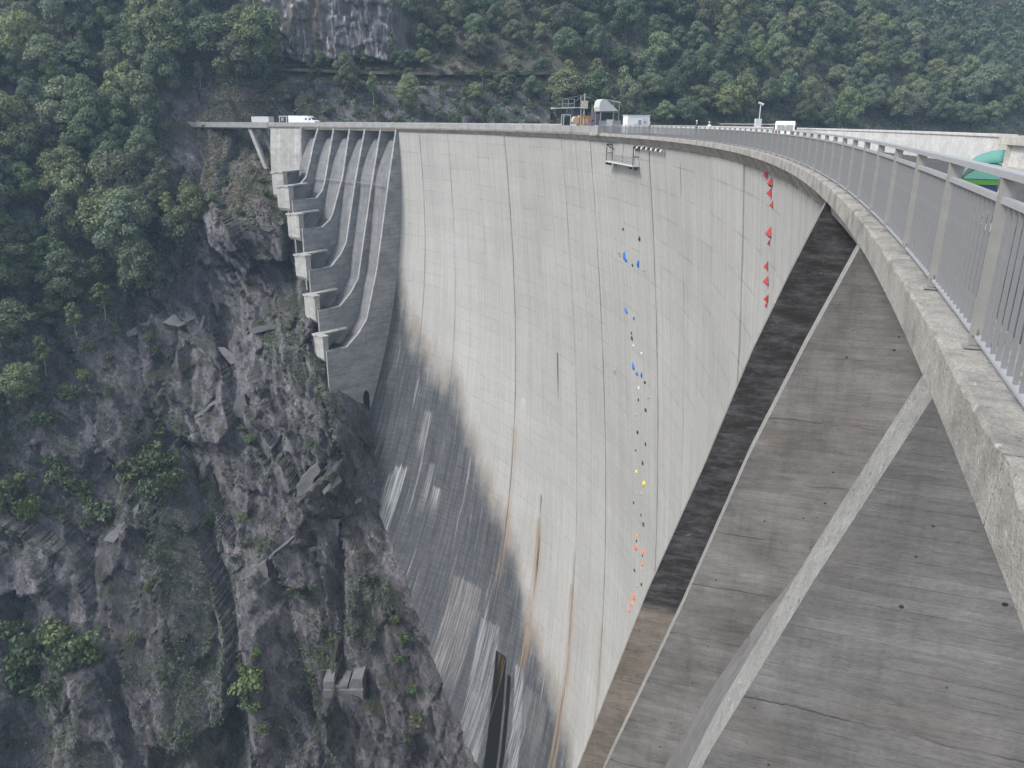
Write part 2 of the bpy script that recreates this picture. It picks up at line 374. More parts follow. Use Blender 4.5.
def mat_wall(name, col, stain=0.5, streak_axis='h', bright=1.0, spots=True, two=None, fine=1.0):
    """board-marked concrete: uv = (horizontal metres, height)"""
    t = NT(name); uv = t.n('ShaderNodeUVMap', uv_map='UVMap').outputs[0]; u, z, _ = t.sep(uv)
    if streak_axis == 'h': sv, sv2 = (0.75, 6.0, 1), (0.20, 1.1, 1)
    else: sv, sv2 = (4.5, 0.16, 1), (1.2, 0.05, 1)
    bd = t.noise(t.scl(uv, tuple(c * fine if i < 2 else 1 for i, c in enumerate(sv))), 1.0, 4, 0.65)
    bd2 = t.noise(t.scl(uv, tuple(c * fine if i < 2 else 1 for i, c in enumerate(sv2))), 1.0, 4, 0.6)
    big = t.noise(t.scl(uv, (0.34, 0.42, 1) if spots else (0.16, 0.22, 1)), 1.0, 6, 0.68)
    drip = t.step(t.noise(t.scl(uv, (1.6, 0.14, 1)), 1.0, 5, 0.7), .50, .68)
    gr = t.noise(t.scl(uv, (11 * min(fine, 1.6), 13 * min(fine, 1.6), 1)), 1.0, 5, 0.75)
    mo = t.noise(t.scl(uv, (1.1 * fine, 1.7 * fine, 1)), 1.0, 6, 0.72)
    k = t.m('MULTIPLY', t.m('MULTIPLY_ADD', bd, 0.60, 0.70), t.m('MULTIPLY_ADD', bd2, 0.50, 0.75))
    k = t.m('MULTIPLY', k, t.m('MULTIPLY_ADD', gr, 0.55, 0.72))
    k = t.m('MULTIPLY', k, t.m('MULTIPLY_ADD', mo, 0.9, 0.55))
    k = t.m('MULTIPLY', k, t.m('MULTIPLY_ADD', drip, -0.14, 1.02))
    k = t.m('MULTIPLY', k, t.m('MULTIPLY_ADD', t.step(big, 0.35, 0.7), -stain, 1.0 + stain * 0.3))
    if streak_axis == 'h':
        bw = 0.13 if spots else 0.6
        zb = t.m('DIVIDE', t.m('ADD', z, t.m('MULTIPLY', t.noise(t.scl(uv, (0.8, 0.05, 1)), 1.0, 3), 0.05)), bw)
        brow = t.m('FLOOR', zb); bcol = t.m('FLOOR', t.m('ADD', t.m('DIVIDE', u, bw * 20), t.m('MULTIPLY', t.white(t.vec(brow, 2.0, 1.0)), 5.0)))
        k = t.m('MULTIPLY', k, t.m('MULTIPLY_ADD', t.white(t.vec(brow, bcol, 4.0)), 0.14, 0.93))
        bf = t.m('FRACT', zb); bl = t.m('MULTIPLY', t.m('SUBTRACT', 1.0, t.step(bf, 0.02, 0.13)), t.step(t.noise(t.scl(uv, (0.7 * fine, 2.4, 1)), 1.0, 5, .75), .40, .66))
        k = t.m('MULTIPLY', k, t.m('MULTIPLY_ADD', bl, -0.42, 1.0))
    c = t.mix(1.0, col, t.vec(k, k, k), 'MULTIPLY')
    c = t.mix(t.m('MULTIPLY', t.step(t.noise(t.scl(uv, (0.22, 0.5, 1)), 1.7, 4, .6), 0.52, 0.72), 0.28), c, tuple(x * y for x, y in zip(col, (1.02, 0.86, 0.70))))
    # pour joints, thin, dark and ragged
    zz = t.m('ADD', z, t.m('MULTIPLY', t.m('SUBTRACT', t.noise(t.scl(uv, (0.9, 0.2, 1)), 1.0, 5, .7), .5), 0.25))
    fr = t.m('FRACT', t.m('DIVIDE', zz, 1.37 if spots else 2.05))
    ln = t.m('MULTIPLY', t.m('SUBTRACT', 1.0, t.step(fr, 0.0, 0.035)), t.step(t.noise(t.scl(uv, (0.5, 0.9, 1)), 1.0, 4), 0.38, 0.56))
    c = t.mix(t.m('MULTIPLY', ln, 0.75), c, tuple(x * 0.22 for x in col))
    # run-off below each joint
    c = t.mix(t.m('MULTIPLY', t.m('MULTIPLY', t.step(fr, 0.72, 1.0), t.step(t.noise(t.scl(uv, (2.2, 0.3, 1)), 1.0, 4), .45, .7)), 0.35), c, tuple(x * 0.4 for x in col))
    if spots:
        vo = t.n('ShaderNodeTexVoronoi', voronoi_dimensions='2D'); t.put(vo.inputs['Vector'], t.scl(uv, (1.7, 2.1, 1))); vo.inputs['Scale'].default_value = 1.0
        sp = t.m('SUBTRACT', 1.0, t.step(t.m('ADD', vo.outputs['Distance'], t.m('MULTIPLY', gr, .02)), t.m('MULTIPLY', t.white(t.scl(vo.outputs['Color'], (3, 5, 7))), .05), t.m('MULTIPLY_ADD', t.white(t.scl(vo.outputs['Color'], (3, 5, 7))), .035, 0.03)))
        sp = t.m('MULTIPLY', sp, t.m('GREATER_THAN', t.white(vo.outputs['Color']), 0.45))
        c = t.mix(t.m('MULTIPLY', sp, 0.85), c, (0.02, 0.02, 0.02))
    if two:     # near-black upper part
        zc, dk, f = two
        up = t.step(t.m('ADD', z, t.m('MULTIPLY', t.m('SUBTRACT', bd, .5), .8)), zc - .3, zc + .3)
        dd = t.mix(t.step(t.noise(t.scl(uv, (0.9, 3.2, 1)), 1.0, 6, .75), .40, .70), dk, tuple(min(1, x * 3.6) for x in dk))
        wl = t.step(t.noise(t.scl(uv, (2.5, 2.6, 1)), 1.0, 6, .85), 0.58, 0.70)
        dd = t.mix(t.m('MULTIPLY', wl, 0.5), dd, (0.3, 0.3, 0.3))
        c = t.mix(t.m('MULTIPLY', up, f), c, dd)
    t.bump(t.m('ADD', bd, t.m('MULTIPLY', gr, 0.6)), 0.45, 0.02)
    return t.fin(c, 0.93, 0.0, 0.12)

def mat_rough_concrete(name, col, scale=1.0, dirt=0.5, lichen=0.25):
    t = NT(name); c = t.coord(); s = scale
    f1 = t.noise(c, 0.5 * s, 6, 0.62); f2 = t.noise(c, 3.2 * s, 6, 0.7); f3 = t.noise(c, 18 * s, 4, 0.7)
    k = t.m('MULTIPLY', t.m('MULTIPLY_ADD', f2, 0.9, 0.55), t.m('MULTIPLY_ADD', f3, 0.8, 0.60))
    b = t.mix(1.0, col, t.vec(k, k, k), 'MULTIPLY')
    b = t.mix(t.m('MULTIPLY', t.step(f1, 0.42, 0.68), dirt), b, tuple(x * 0.42 for x in col))
    b = t.mix(t.m('MULTIPLY', t.step(t.noise(c, 7 * s, 5, .75), 0.58, 0.68), lichen), b, (0.10, 0.095, 0.085))
    b = t.mix(t.m('MULTIPLY', t.step(t.noise(c, 4.3 * s, 5, .75), 0.60, 0.68), lichen), b, (0.52, 0.52, 0.49))
    t.bump(t.m('ADD', f2, t.m('MULTIPLY', f3, 0.6)), 0.8, 0.05)
    return t.fin(b, 0.93)

def mat_rock():
    t = NT('rock'); c = t.coord()
    cs = t.scl(c, (1.0, 1.0, 0.55))
    f1 = t.noise(cs, 0.06, 5, 0.62); f2 = t.noise(cs, 0.35, 6, 0.68); f3 = t.noise(c, 1.6, 6, 0.72)
    b = t.mix(t.step(f1, 0.3, 0.7), (0.110, 0.103, 0.111), (0.212, 0.200, 0.211))
    cx, cy, cz = t.sep(c)
    sh = t.vec(t.m('MULTIPLY_ADD', cz, 0.38, cx), cy, t.m('MULTIPLY', cz, 0.34))
    fs = t.noise(sh, 1.5, 6, 0.75)
    k = t.m('MULTIPLY', t.m('MULTIPLY_ADD', f2, 1.0, 0.5), t.m('MULTIPLY_ADD', f3, 0.7, 0.65))
    k = t.m('MULTIPLY', k, t.m('MULTIPLY_ADD', fs, 1.0, 0.5))
    vb = []
    for q, sc in enumerate(((0.34, 0.34, 0.15), (1.1, 1.1, 0.5))):
        v_ = t.n('ShaderNodeTexVoronoi'); wv = t.n('ShaderNodeVectorMath', operation='ADD'); t.put(wv.inputs[0], t.scl(sh, (sc[0], sc[1], sc[2] / .34))); t.put(wv.inputs[1], t.scl(t.noise(c, 0.8, 3, .6, 'Color'), (.5, .5, .5))); t.put(v_.inputs['Vector'], wv.outputs[0]); v_.inputs['Scale'].default_value = 1.0
        w_ = t.white(v_.outputs['Color']); vb.append(w_); k = t.m('MULTIPLY', k, t.m('MULTIPLY_ADD', w_, (0.85, 0.35)[q], (0.6, 0.84)[q]))
    b = t.mix(1.0, b, t.vec(k, k, k), 'MULTIPLY')
    b = t.mix(t.m('MULTIPLY', t.step(t.noise(sh, 0.8, 6, 0.8), 0.60, 0.67), 0.40), b, (0.27, 0.26, 0.265))
    # pale fresh faces and lime veins
    b = t.mix(t.m('MULTIPLY', t.step(t.noise(cs, 0.22, 6, 0.75), 0.60, 0.68), 0.28), b, (0.26, 0.25, 0.25))
    # rusty tint
    b = t.mix(t.m('MULTIPLY', t.step(t.noise(c, 0.09, 4, .6), 0.56, 0.7), 0.30), b, (0.14, 0.105, 0.085))
    # moss on ledges: faces that look up, where damp
    g = t.n('ShaderNodeNewGeometry'); nz = t.sep(g.outputs['Normal'])[2]
    ms = t.m('MULTIPLY', t.step(nz, 0.58, 0.92), t.step(t.noise(c, 0.10, 5, .65), 0.44, 0.58))
    b = t.mix(t.m('MULTIPLY', ms, 0.85), b, t.mix(f3, (0.035, 0.05, 0.02), (0.085, 0.10, 0.045)))
    vo = t.n('ShaderNodeTexVoronoi', feature='DISTANCE_TO_EDGE'); t.put(vo.inputs['Vector'], t.scl(c, (0.8, 0.8, 0.33)))
    vo.inputs['Scale'].default_value = 1.0
    cr = t.m('SUBTRACT', 1.0, t.step(vo.outputs['Distance'], 0.0, 0.07))
    b = t.mix(t.m('MULTIPLY', cr, 0.5), b, (0.025, 0.024, 0.027))
    t.bump(t.m('ADD', t.m('MULTIPLY', f3, 0.8), t.m('ADD', t.m('MULTIPLY', f2, 1.0), t.m('ADD', t.m('MULTIPLY', fs, 1.2), t.m('ADD', t.m('MULTIPLY', vb[0], 0.9), t.m('MULTIPLY', vb[1], 0.45))))), 1.0, 0.8)
    return t.fin(b, 0.9)

def mat_hill():
    t = NT('hillside_ground'); c = t.coord()
    f1 = t.noise(c, 0.05, 5, .6); f2 = t.noise(c, 0.4, 6, .7)
    at = t.n('ShaderNodeAttribute', attribute_name='rockmask').outputs['Fac']
    b = t.mix(t.step(f1, .35, .65), (0.060, 0.062, 0.040), (0.135, 0.112, 0.09))
    k = t.m('MULTIPLY_ADD', f2, 1.0, 0.5); b = t.mix(1.0, b, t.vec(k, k, k), 'MULTIPLY')
    rk = t.mix(t.noise(t.scl(c, (0.5, 0.5, 0.09)), 1.0, 5, .7), (0.070, 0.064, 0.070), (0.19, 0.178, 0.18))
    pale = t.step(t.noise(t.scl(c, (0.75, 0.4, 0.06)), 1.0, 6, .75), .50, .62)
    rk = t.mix(t.m('MULTIPLY', pale, 0.8), rk, (0.50, 0.47, 0.45))
    b = t.mix(at, b, rk)
    t.bump(f2, 0.8, 0.6)
    return t.fin(b, 0.95)

def mat_leaf(name, c0, c1, hv=0.05, vv=0.5):
    t = NT(name); c = t.coord(); oi = t.n('ShaderNodeObjectInfo'); rnd = oi.outputs['Random']
    f = t.noise(c, 0.55, 3, .6); f2 = t.noise(c, 3.0, 2, .6)
    b = t.mix(t.m('ADD', t.m('MULTIPLY', f, 0.75), t.m('MULTIPLY', f2, 0.25)), c0, c1)
    h = t.n('ShaderNodeHueSaturation'); t.put(h.inputs['Color'], b)
    t.put(h.inputs['Hue'], t.m('MULTIPLY_ADD', rnd, hv, 0.5 - hv * 0.62))
    t.put(h.inputs['Value'], t.m('MULTIPLY_ADD', t.m('FRACT', t.m('MULTIPLY', rnd, 7.31)), vv, 1 - vv * 0.5))
    t.put(h.inputs['Saturation'], t.m('MULTIPLY_ADD', t.m('FRACT', t.m('MULTIPLY', rnd, 3.77)), 0.35, 0.72))
    tr = t.n('ShaderNodeBsdfTranslucent'); t.t.links.new(h.outputs[0], tr.inputs['Color'])
    t.fin(h.outputs[0], 0.65, 0, 0.25)
    ms = t.n('ShaderNodeMixShader'); ms.inputs[0].default_value = 0.25
    t.t.links.new(t.bsdf.outputs[0], ms.inputs[1]); t.t.links.new(tr.outputs[0], ms.inputs[2]); t.t.links.new(ms.outputs[0], t.out.inputs[0])
    return t.mat

M = {}
M['dam'] = mat_dam()
M['wall_far'] = mat_wall('spillway_concrete', (0.290, 0.290, 0.292), 0.30, 'h', spots=False, fine=0.30)
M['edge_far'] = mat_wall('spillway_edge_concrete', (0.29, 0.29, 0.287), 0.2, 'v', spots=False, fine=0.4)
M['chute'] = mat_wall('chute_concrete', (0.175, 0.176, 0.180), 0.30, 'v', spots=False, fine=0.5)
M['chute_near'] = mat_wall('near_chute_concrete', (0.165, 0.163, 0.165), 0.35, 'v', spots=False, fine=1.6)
M['pier'] = mat_wall('pale_pier_concrete', (0.37, 0.365, 0.345), 0.25, 'v', spots=False, fine=0.4)
M['wall0'] = mat_wall('black_top_concrete', (0.20, 0.175, 0.15), 0.35, 'h', two=(-14.6, (0.028, 0.028, 0.030), 0.93), fine=2.0)  # two tones: near-black above, brown-grey below
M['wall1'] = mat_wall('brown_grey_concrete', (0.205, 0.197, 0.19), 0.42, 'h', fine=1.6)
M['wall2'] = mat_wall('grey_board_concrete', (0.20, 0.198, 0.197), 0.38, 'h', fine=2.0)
M['edge'] = mat_rough_concrete('skylit_edge_concrete', (0.28, 0.275, 0.258), 1.6, 0.3, 0.8)  # paler than the side walls: fewer stains, and sky light put into the colour
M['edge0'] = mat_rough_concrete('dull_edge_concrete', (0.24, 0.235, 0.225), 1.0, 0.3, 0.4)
M['ledge'] = mat_rough_concrete('ledge_concrete', (0.37, 0.352, 0.318), 2.6, 0.68, 0.85)
M['ledge_far'] = mat_rough_concrete('weathered_ledge_concrete', (0.22, 0.208, 0.19), 0.8, 0.5, 0.4)
M['corbel'] = mat_rough_concrete('corbel_concrete', (0.30, 0.28, 0.255), 0.5, 0.45, 0.3)
M['parapet'] = mat_rough_concrete('parapet_concrete', (0.30, 0.30, 0.292), 0.5, 0.25, 0.2)
M['upwall'] = mat_rough_concrete('white_parapet_concrete', (0.55, 0.545, 0.525), 0.5, 0.18, 0.1)
M['panel'] = mat_rough_concrete('panel_concrete', (0.47, 0.45, 0.40), 0.6, 0.2, 0.1)
M['road'] = mat_rough_concrete('asphalt', (0.085, 0.085, 0.085), 0.6, 0.3, 0.0)
M['rock'] = mat_rock(); M['hill'] = mat_hill()
M['pad'] = mat_rough_concrete('shotcrete', (0.175, 0.170, 0.172), 0.6, 0.6, 0.5)
M['earth'] = simple('earth_bank', (0.13, 0.115, 0.10), 0.95, 0.5, .8)
M['galv'] = simple('galvanised_steel', (0.40, 0.405, 0.41), 0.5, 0.15, 9, 0.25, 0.5)
M['galv_post'] = simple('galvanised_post_steel', (0.30, 0.295, 0.28), 0.55, 0.25, 5, 0.25, 0.4)
M['bar'] = simple('railing_bar_steel', (0.25, 0.253, 0.257), 0.5, 0.15, 12, 0.25, 0.4)
M['white'] = simple('white_paint', (0.74, 0.75, 0.75), 0.4, 0.05, 3)
M['offwhite'] = simple('pale_grey_paint', (0.55, 0.57, 0.57), 0.5, 0.06, 3)
M['black'] = simple('black_rubber', (0.02, 0.02, 0.022), 0.7)
M['glass'] = simple('dark_window_glass', (0.03, 0.035, 0.04), 0.08, 0.02, 2, 0, 0.6)
M['orange'] = simple('orange_paint', (0.62, 0.27, 0.05), 0.45)
M['cream'] = simple('cream_paint', (0.60, 0.52, 0.38), 0.5)
M['steel'] = simple('grey_steel', (0.30, 0.31, 0.31), 0.5, 0.2, 4, 0.3)
M['tarp_dark'] = simple('dark_tarpaulin', (0.045, 0.055, 0.06), 0.7)
M['tarp_mauve'] = simple('mauve_dark_cloth', (0.10, 0.085, 0.11), 0.8)
M['silver'] = simple('silver_tarpaulin', (0.50, 0.52, 0.50), 0.45)
M['red'] = simple('red_climbing_plastic', (0.30, 0.026, 0.028), 0.6, 0.2, 2)
M['blue'] = simple('blue_climbing_plastic', (0.03, 0.14, 0.45), 0.5)
M['navy'] = simple('dark_climbing_plastic', (0.03, 0.035, 0.045), 0.6)
M['yellow'] = simple('yellow_climbing_plastic', (0.60, 0.55, 0.08), 0.5)
M['salmon'] = simple('orange_climbing_plastic', (0.72, 0.18, 0.07), 0.5)
M['whitep'] = simple('white_climbing_plastic', (0.75, 0.75, 0.72), 0.5)
M['greyp'] = simple('grey_anchor_steel', (0.33, 0.32, 0.30), 0.6)
M['teal'] = simple('pale_teal_fabric', (0.10, 0.26, 0.22), 0.75, 0.12, 5)
M['green'] = simple('green_fabric', (0.07, 0.19, 0.05), 0.75, 0.15, 5)
M['darkblue'] = simple('dark_blue_fabric', (0.02, 0.035, 0.09), 0.8, 0.2, 5)
M['bark'] = simple('bark', (0.10, 0.085, 0.07), 0.9, 0.4, 3)
M['palebark'] = simple('pale_birch_bark', (0.40, 0.38, 0.34), 0.9, 0.3, 3)
M['leaf'] = mat_leaf('broadleaf_foliage', (0.072, 0.112, 0.064), (0.200, 0.258, 0.140))
M['leaf2'] = mat_leaf('chestnut_foliage', (0.110, 0.146, 0.070), (0.265, 0.315, 0.155), 0.055)
M['leafb'] = mat_leaf('bright_shrub_foliage', (0.080, 0.130, 0.045), (0.200, 0.265, 0.100), 0.04, 0.4)
M['leafs'] = mat_leaf('shrub_foliage', (0.065, 0.100, 0.045), (0.150, 0.200, 0.090), 0.06)
M['leafy'] = mat_leaf('dry_shrub_foliage', (0.085, 0.080, 0.040), (0.170, 0.150, 0.080), 0.05, 0.4)
M['water'] = simple('reservoir_water', (0.02, 0.05, 0.05), 0.08, 0.05, 0.1, 0, 0.5)
M['skin'] = simple('skin', (0.45, 0.28, 0.20), 0.6)
M['drygrass'] = simple('dry_grass', (0.20, 0.175, 0.11), 0.9, 0.5, .6)
# ================================================================== LARGE STRUCTURE
# ------------------------------------------------------------------ the arch dam
dam = thing('arch_dam', 'tall curved pale concrete arch dam spanning the gorge with dark seepage stains', 'dam', tuple(pos(118, 0, -60)))
JOINTS = [18.15] + [7.9 + 14.3 * k for k in range(1, 15)] + [218.3]
ZS = np.concatenate([np.linspace(-0.42, -20, 14), np.linspace(-23, -190, 58)])
for k in range(len(JOINTS) - 1):
    g0 = 0.03 if k else 0.0; g1 = 0.03 if k < len(JOINTS) - 2 else 0.0
    av = np.linspace(JOINTS[k] + g0, JOINTS[k + 1] - g1, 8)
    AA, ZZ = np.meshgrid(av, ZS, indexing='ij')
    off = 0.05 * math.sin(k * 2.4)
    S = sdam(AA, ZZ) + off
    # each lift sits a little proud or back of the next
    S = S + 0.035 * (_hash(np.full_like(ZZ, k), np.floor(ZZ / 3.05), 5) - 0.5) * 2
    Vf = pos(AA, S, ZZ).reshape(-1, 3); Vb = pos(AA, S - 7.0, ZZ).reshape(-1, 3)
    nA, nZ = AA.shape; nn = nA * nZ
    F = [tuple(q) for q in grid_faces(nA, nZ)]
    F += [tuple(nn + i for i in q[::-1]) for q in grid_faces(nA, nZ)]
    for j in range(nZ - 1):
        F.append((j + 1, j, nn + j, nn + j + 1)); e = (nA - 1) * nZ
        F.append((e + j, e + j + 1, nn + e + j + 1, nn + e + j))
    for i in range(nA - 1):
        F.append((i * nZ, (i + 1) * nZ, nn + (i + 1) * nZ, nn + i * nZ))
        F.append(((i + 1) * nZ + nZ - 1, i * nZ + nZ - 1, nn + i * nZ + nZ - 1, nn + (i + 1) * nZ + nZ - 1))
    UV = np.stack([AA, ZZ], -1).reshape(-1, 2)
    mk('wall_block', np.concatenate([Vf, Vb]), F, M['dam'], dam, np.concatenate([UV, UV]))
# core behind the joints so that no light leaks through them
mb = MB(); av = np.linspace(18.2, 218.2, 160)
AA, ZZ = np.meshgrid(av, ZS, indexing='ij')
mk('dam_core', pos(AA, sdam(AA, ZZ) - 0.20, ZZ).reshape(-1, 3), grid_faces(*AA.shape), M['corbel'], dam)

# crest ledge: cast in lengths, its outer edge chipped
def ledge_jit(a, q):
    if q in (2, 3): return 0.02 * (fbm(np.array(a * 1.7), np.array(q * 9.1), 3) - 0.5) * 2 + 0.015 * (float(_hash(int(a * 9), q, 1)) - .5), 0.018 * (float(_hash(int(a * 7), q, 2)) - .5) * 2
    return 0.0, 0.0
LEDGE = [(-0.35, -0.38), (-0.35, 0.0), (0.165, 0.0), (0.19, -0.03), (0.19, -0.38)]
a0 = -8.0
while a0 < 281:
    L = 5.9 if a0 < 60 else 14.3
    a1 = min(a0 + L, 281)
    n = 48 if a0 < 20 else (20 if a0 < 60 else 8)
    mb = MB(); sweep(mb, LEDGE, np.linspace(a0 + 0.008, a1 - 0.008, n), 0, ledge_jit if a0 < 60 else None)
    mb.build('crest_ledge', M['ledge' if a0 < 112 else 'ledge_far'], dam); a0 = a1
# corbel carrying the ledge over the arch, with ribs under it
mb = MB(); sweep(mb, [(-0.9, -1.10), (-0.9, -0.383), (0.08, -0.383), (0.02, -0.48), (-0.44, -1.10)], np.linspace(18.2, 281, 130))
mb.build('corbel', M['corbel'], dam)
for k, a in enumerate(np.arange(20.0, 216, 3.575)):
    mb = MB(); sweep(mb, [(-0.5, -1.14), (-0.3, -0.386), (0.12, -0.386), (0.10, -0.52), (-0.38, -1.14)], [a - 0.12, a + 0.12])
    mb.build('corbel_rib', M['corbel'], dam)
# walkway slab above the near spillway bays
mb = MB(); sweep(mb, [(-7.3, -0.9), (-7.3, -0.383), (-0.05, -0.383), (-0.2, -0.9)], np.linspace(-8, 18.1, 14))
mb.build('bridge_slab', M['corbel'], dam)
mb = MB(); sweep(mb, [(-7.3, -0.9), (-7.3, -0.383), (0.0, -0.383), (-0.1, -0.9)], np.linspace(218.5, 281, 20))
mb.build('bridge_slab', M['corbel'], dam)

# ------------------------------------------------------------------ roadway along the crest
mb = MB(); sweep(mb, [(-7.0, -0.36), (-7.0, -0.015), (-0.36, -0.015), (-0.36, -0.36)], np.linspace(-8, 316, 110))
road = mb.build('crest_road', M['road']); tag(road, kind='structure')
mb = MB(); sweep(mb, [(-1.15, -0.3), (-1.15, 0.11), (-0.352, 0.11), (-0.352, -0.3)], np.linspace(114, 281, 60))
tag(mb.build('crest_pavement', M['parapet']), kind='structure')

# ------------------------------------------------------------------ divider walls and chutes
def front_poly(pts): return pts
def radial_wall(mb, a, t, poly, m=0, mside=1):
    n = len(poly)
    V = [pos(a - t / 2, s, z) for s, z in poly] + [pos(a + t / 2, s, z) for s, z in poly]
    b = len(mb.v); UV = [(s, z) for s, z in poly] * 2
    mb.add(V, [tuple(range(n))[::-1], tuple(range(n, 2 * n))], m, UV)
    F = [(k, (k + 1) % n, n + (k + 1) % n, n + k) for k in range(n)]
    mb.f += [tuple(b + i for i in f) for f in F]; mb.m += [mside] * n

OGEE = [(-6.5, -2.6), (-4.6, -2.2), (-3.2, -2.6), (-1.9, -3.7), (-0.9, -5.2), (0.0, -6.9), (0.86, -8.7), (1.68, -10.7), (2.6, -13.3)]
def chute(name, a_lo, a_hi, lower, mat, parent, n=6):
    top = [(s, z) for s, z in OGEE] + lower
    prof = top + [(s - 1.6, z - 0.9) for s, z in top[::-1]]
    mb = MB(); sweep(mb, prof, np.linspace(a_lo, a_hi, n)); return mb.build(name, mat, parent)

sp = thing('spillway', 'far grey concrete spillway with stepped curved divider walls beside the left end of the dam', 'spillway', tuple(pos(240, 6, -25)))
FW = {1: (257.2, [(0, -.4), (2.0, -4.7), (3.9, -10.0), (5.6, -14.2), (7.6, -15.9), (12.6, -16.3)]),
      2: (249.6, [(0, -.4), (4.3, -15.0), (5.4, -17.6), (7.6, -19.6), (15.7, -19.8)]),
      3: (241.8, [(0, -.4), (3.3, -13.3), (7.4, -23.4), (8.6, -25.2), (11.2, -26.9), (17.6, -26.8)]),
      4: (234.2, [(0, -.4), (4.1, -14.2), (8.2, -30.7), (10.0, -33.6), (13.5, -36.9), (20.4, -37.1)]),
      5: (226.4, [(0, -.4), (4.3, -17.2), (9.5, -39.6), (12.0, -43.2), (15.7, -46.6), (22.4, -46.9)]),
      6: (218.7, [(0, -.4), (2.9, -13.2), (7.7, -36.0), (11.7, -49.5), (14.6, -53.2), (18.2, -56.2), (24.2, -56.4)])}
DEPTH = {1: -32, 2: -36, 3: -48, 4: -58, 5: -68, 6: -92}
for k, (a, pl) in FW.items():
    se = pl[-1][0]
    poly = pl + [(se, DEPTH[k]), (-6.5, DEPTH[k]), (-6.5, -.4)]
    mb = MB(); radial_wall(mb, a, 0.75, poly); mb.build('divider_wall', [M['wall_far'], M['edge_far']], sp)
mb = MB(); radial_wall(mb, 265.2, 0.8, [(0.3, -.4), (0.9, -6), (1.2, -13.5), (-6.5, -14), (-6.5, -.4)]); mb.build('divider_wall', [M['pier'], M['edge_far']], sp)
order = {0: (265.2, None), **FW}
for k in range(0, 6):
    a_hi = order[k][0] - 0.4; a_lo = FW[k + 1][0] + 0.38; pl = FW[k + 1][1]
    low = [(s - 1.0, z - 1.1) for s, z in pl if z < -14.6]
    if k == 0: low = [(3.6, -15.2), (6.0, -17.0), (11.8, -17.4)]
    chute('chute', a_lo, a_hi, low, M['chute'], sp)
# end sills: a thick wall across the foot of each chute with a curved pale cap running back along the upper wall
for k in range(1, 7):
    a, pl = FW[k]; se, zl = pl[-1]; a_up = order[k - 1][0] if k > 1 else 264.0
    d_up, d_lo = 3.6, 2.3 + 0.4 * (k % 2)
    e0, e1 = a + 0.42, min(a_up - 0.45, a + 7.0)
    mb = MB()
    sweep(mb, [(se - 1.0, zl - d_lo - .8), (se - 1.0, zl + d_up), (se + 0.5, zl + d_up), (se + 0.5, zl - d_lo), (se + 0.0, zl - d_lo - .8)], np.linspace(e0, e1, 4))
    mb.build('end_sill', [M['pier']], sp)
    mb = MB()
    prof_top = [(se - 9.0, zl + d_up + 0.5), (se - 6, zl + d_up + 0.35), (se - 3, zl + d_up + 0.15), (se + 0.75, zl + d_up + 0.05)]
    prof = prof_top + [(s, z - 0.45) for s, z in prof_top[::-1]]
    sweep(mb, prof, np.linspace(e1 - 2.2, e1 + 0.35, 3)); mb.build('sill_cap', M['pier'], sp)
    mb = MB(); sweep(mb, [(se - 1.3, zl + d_up + .003), (se - 1.3, zl + d_up + .4), (se + 0.75, zl + d_up + .4), (se + 0.75, zl + d_up + .003)], np.linspace(e0 - .1, e1 - 2.25, 3)); mb.build('sill_cap', M['pier'], sp)
    mb = MB(); sweep(mb, [(se - 9.0, zl - d_lo), (se - 9.0, zl + d_up + .02), (se - 1.03, zl + d_up - .35), (se - 1.03, zl - d_lo)], [e1 - 0.4, e1 + 0.3]); mb.build('side_wall', M['wall_far'], sp)
# thin service rail line crossing the chutes, and the doorway low on the innermost wall
for k in range(0, 6):
    a_hi = order[k][0] - 0.4; a_lo = FW[k + 1][0] + 0.38
    mb = MB(); sweep(mb, [(3.75, -14.6), (3.75, -14.5), (3.9, -14.5), (3.9, -14.6)], [a_lo, a_hi]); mb.build('service_rail', M['edge_far'], sp)
mb = MB()
pts = [(12.4, -75.6), (12.4, -71.0), (12.7, -70.1), (13.3, -69.6), (13.9, -70.1), (14.3, -71.0), (14.3, -75.6)]
n = len(pts)
mb.add([pos(218.7 - .395, s, z) for s, z in pts] + [pos(218.7 - .30, s, z) for s, z in pts],
       [tuple(range(n)), tuple(range(n, 2 * n))[::-1]] + [(k, n + k, n + (k + 1) % n, (k + 1) % n) for k in range(n)])
mb.build('doorway', M['black'], sp)  # no hole is cut: a black panel paints the opening's dark inside

# pier under the far end of the crest
pr = thing('bridge_pier', 'pale smooth concrete pier under the far left end of the crest road', 'pier', tuple(pos(273, 0, -7)))
mb = MB(); sweep(mb, [(-6.5, -15), (-6.5, -.9), (0.0, -.9), (0.9, -8), (1.3, -15)], np.linspace(265.7, 280, 6)); mb.build('pier_wall', M['pier'], pr)

# the near spillway: three divider walls, the chutes between them
ns = thing('spillway', 'near grey concrete spillway with diagonal divider walls below the railing', 'spillway', tuple(pos(8, 2, -12)))
NF = [(0, -.4), (0, -.6), (0.72, -2.6), (1.5, -4.95), (2.62, -9.0), (4.1, -13.9), (6.25, -22.2), (14.0, -50), (20, -57), (26, -57)]
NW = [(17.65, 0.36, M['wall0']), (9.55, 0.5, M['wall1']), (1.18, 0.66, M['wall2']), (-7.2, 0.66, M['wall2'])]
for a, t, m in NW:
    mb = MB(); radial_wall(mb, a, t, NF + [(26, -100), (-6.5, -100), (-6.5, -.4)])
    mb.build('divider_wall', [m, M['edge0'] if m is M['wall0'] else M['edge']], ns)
NLOW = [(4.55, -19.5), (6.3, -25.5), (13.0, -49.5), (19.0, -58), (26, -58.5)]
for (a1, t1, _), (a0_, t0, _) in zip(NW[:-1], NW[1:]):
    chute('chute', a0_ + t0 / 2 + .01, a1 - t1 / 2 - .01, NLOW, M['chute_near'], ns)

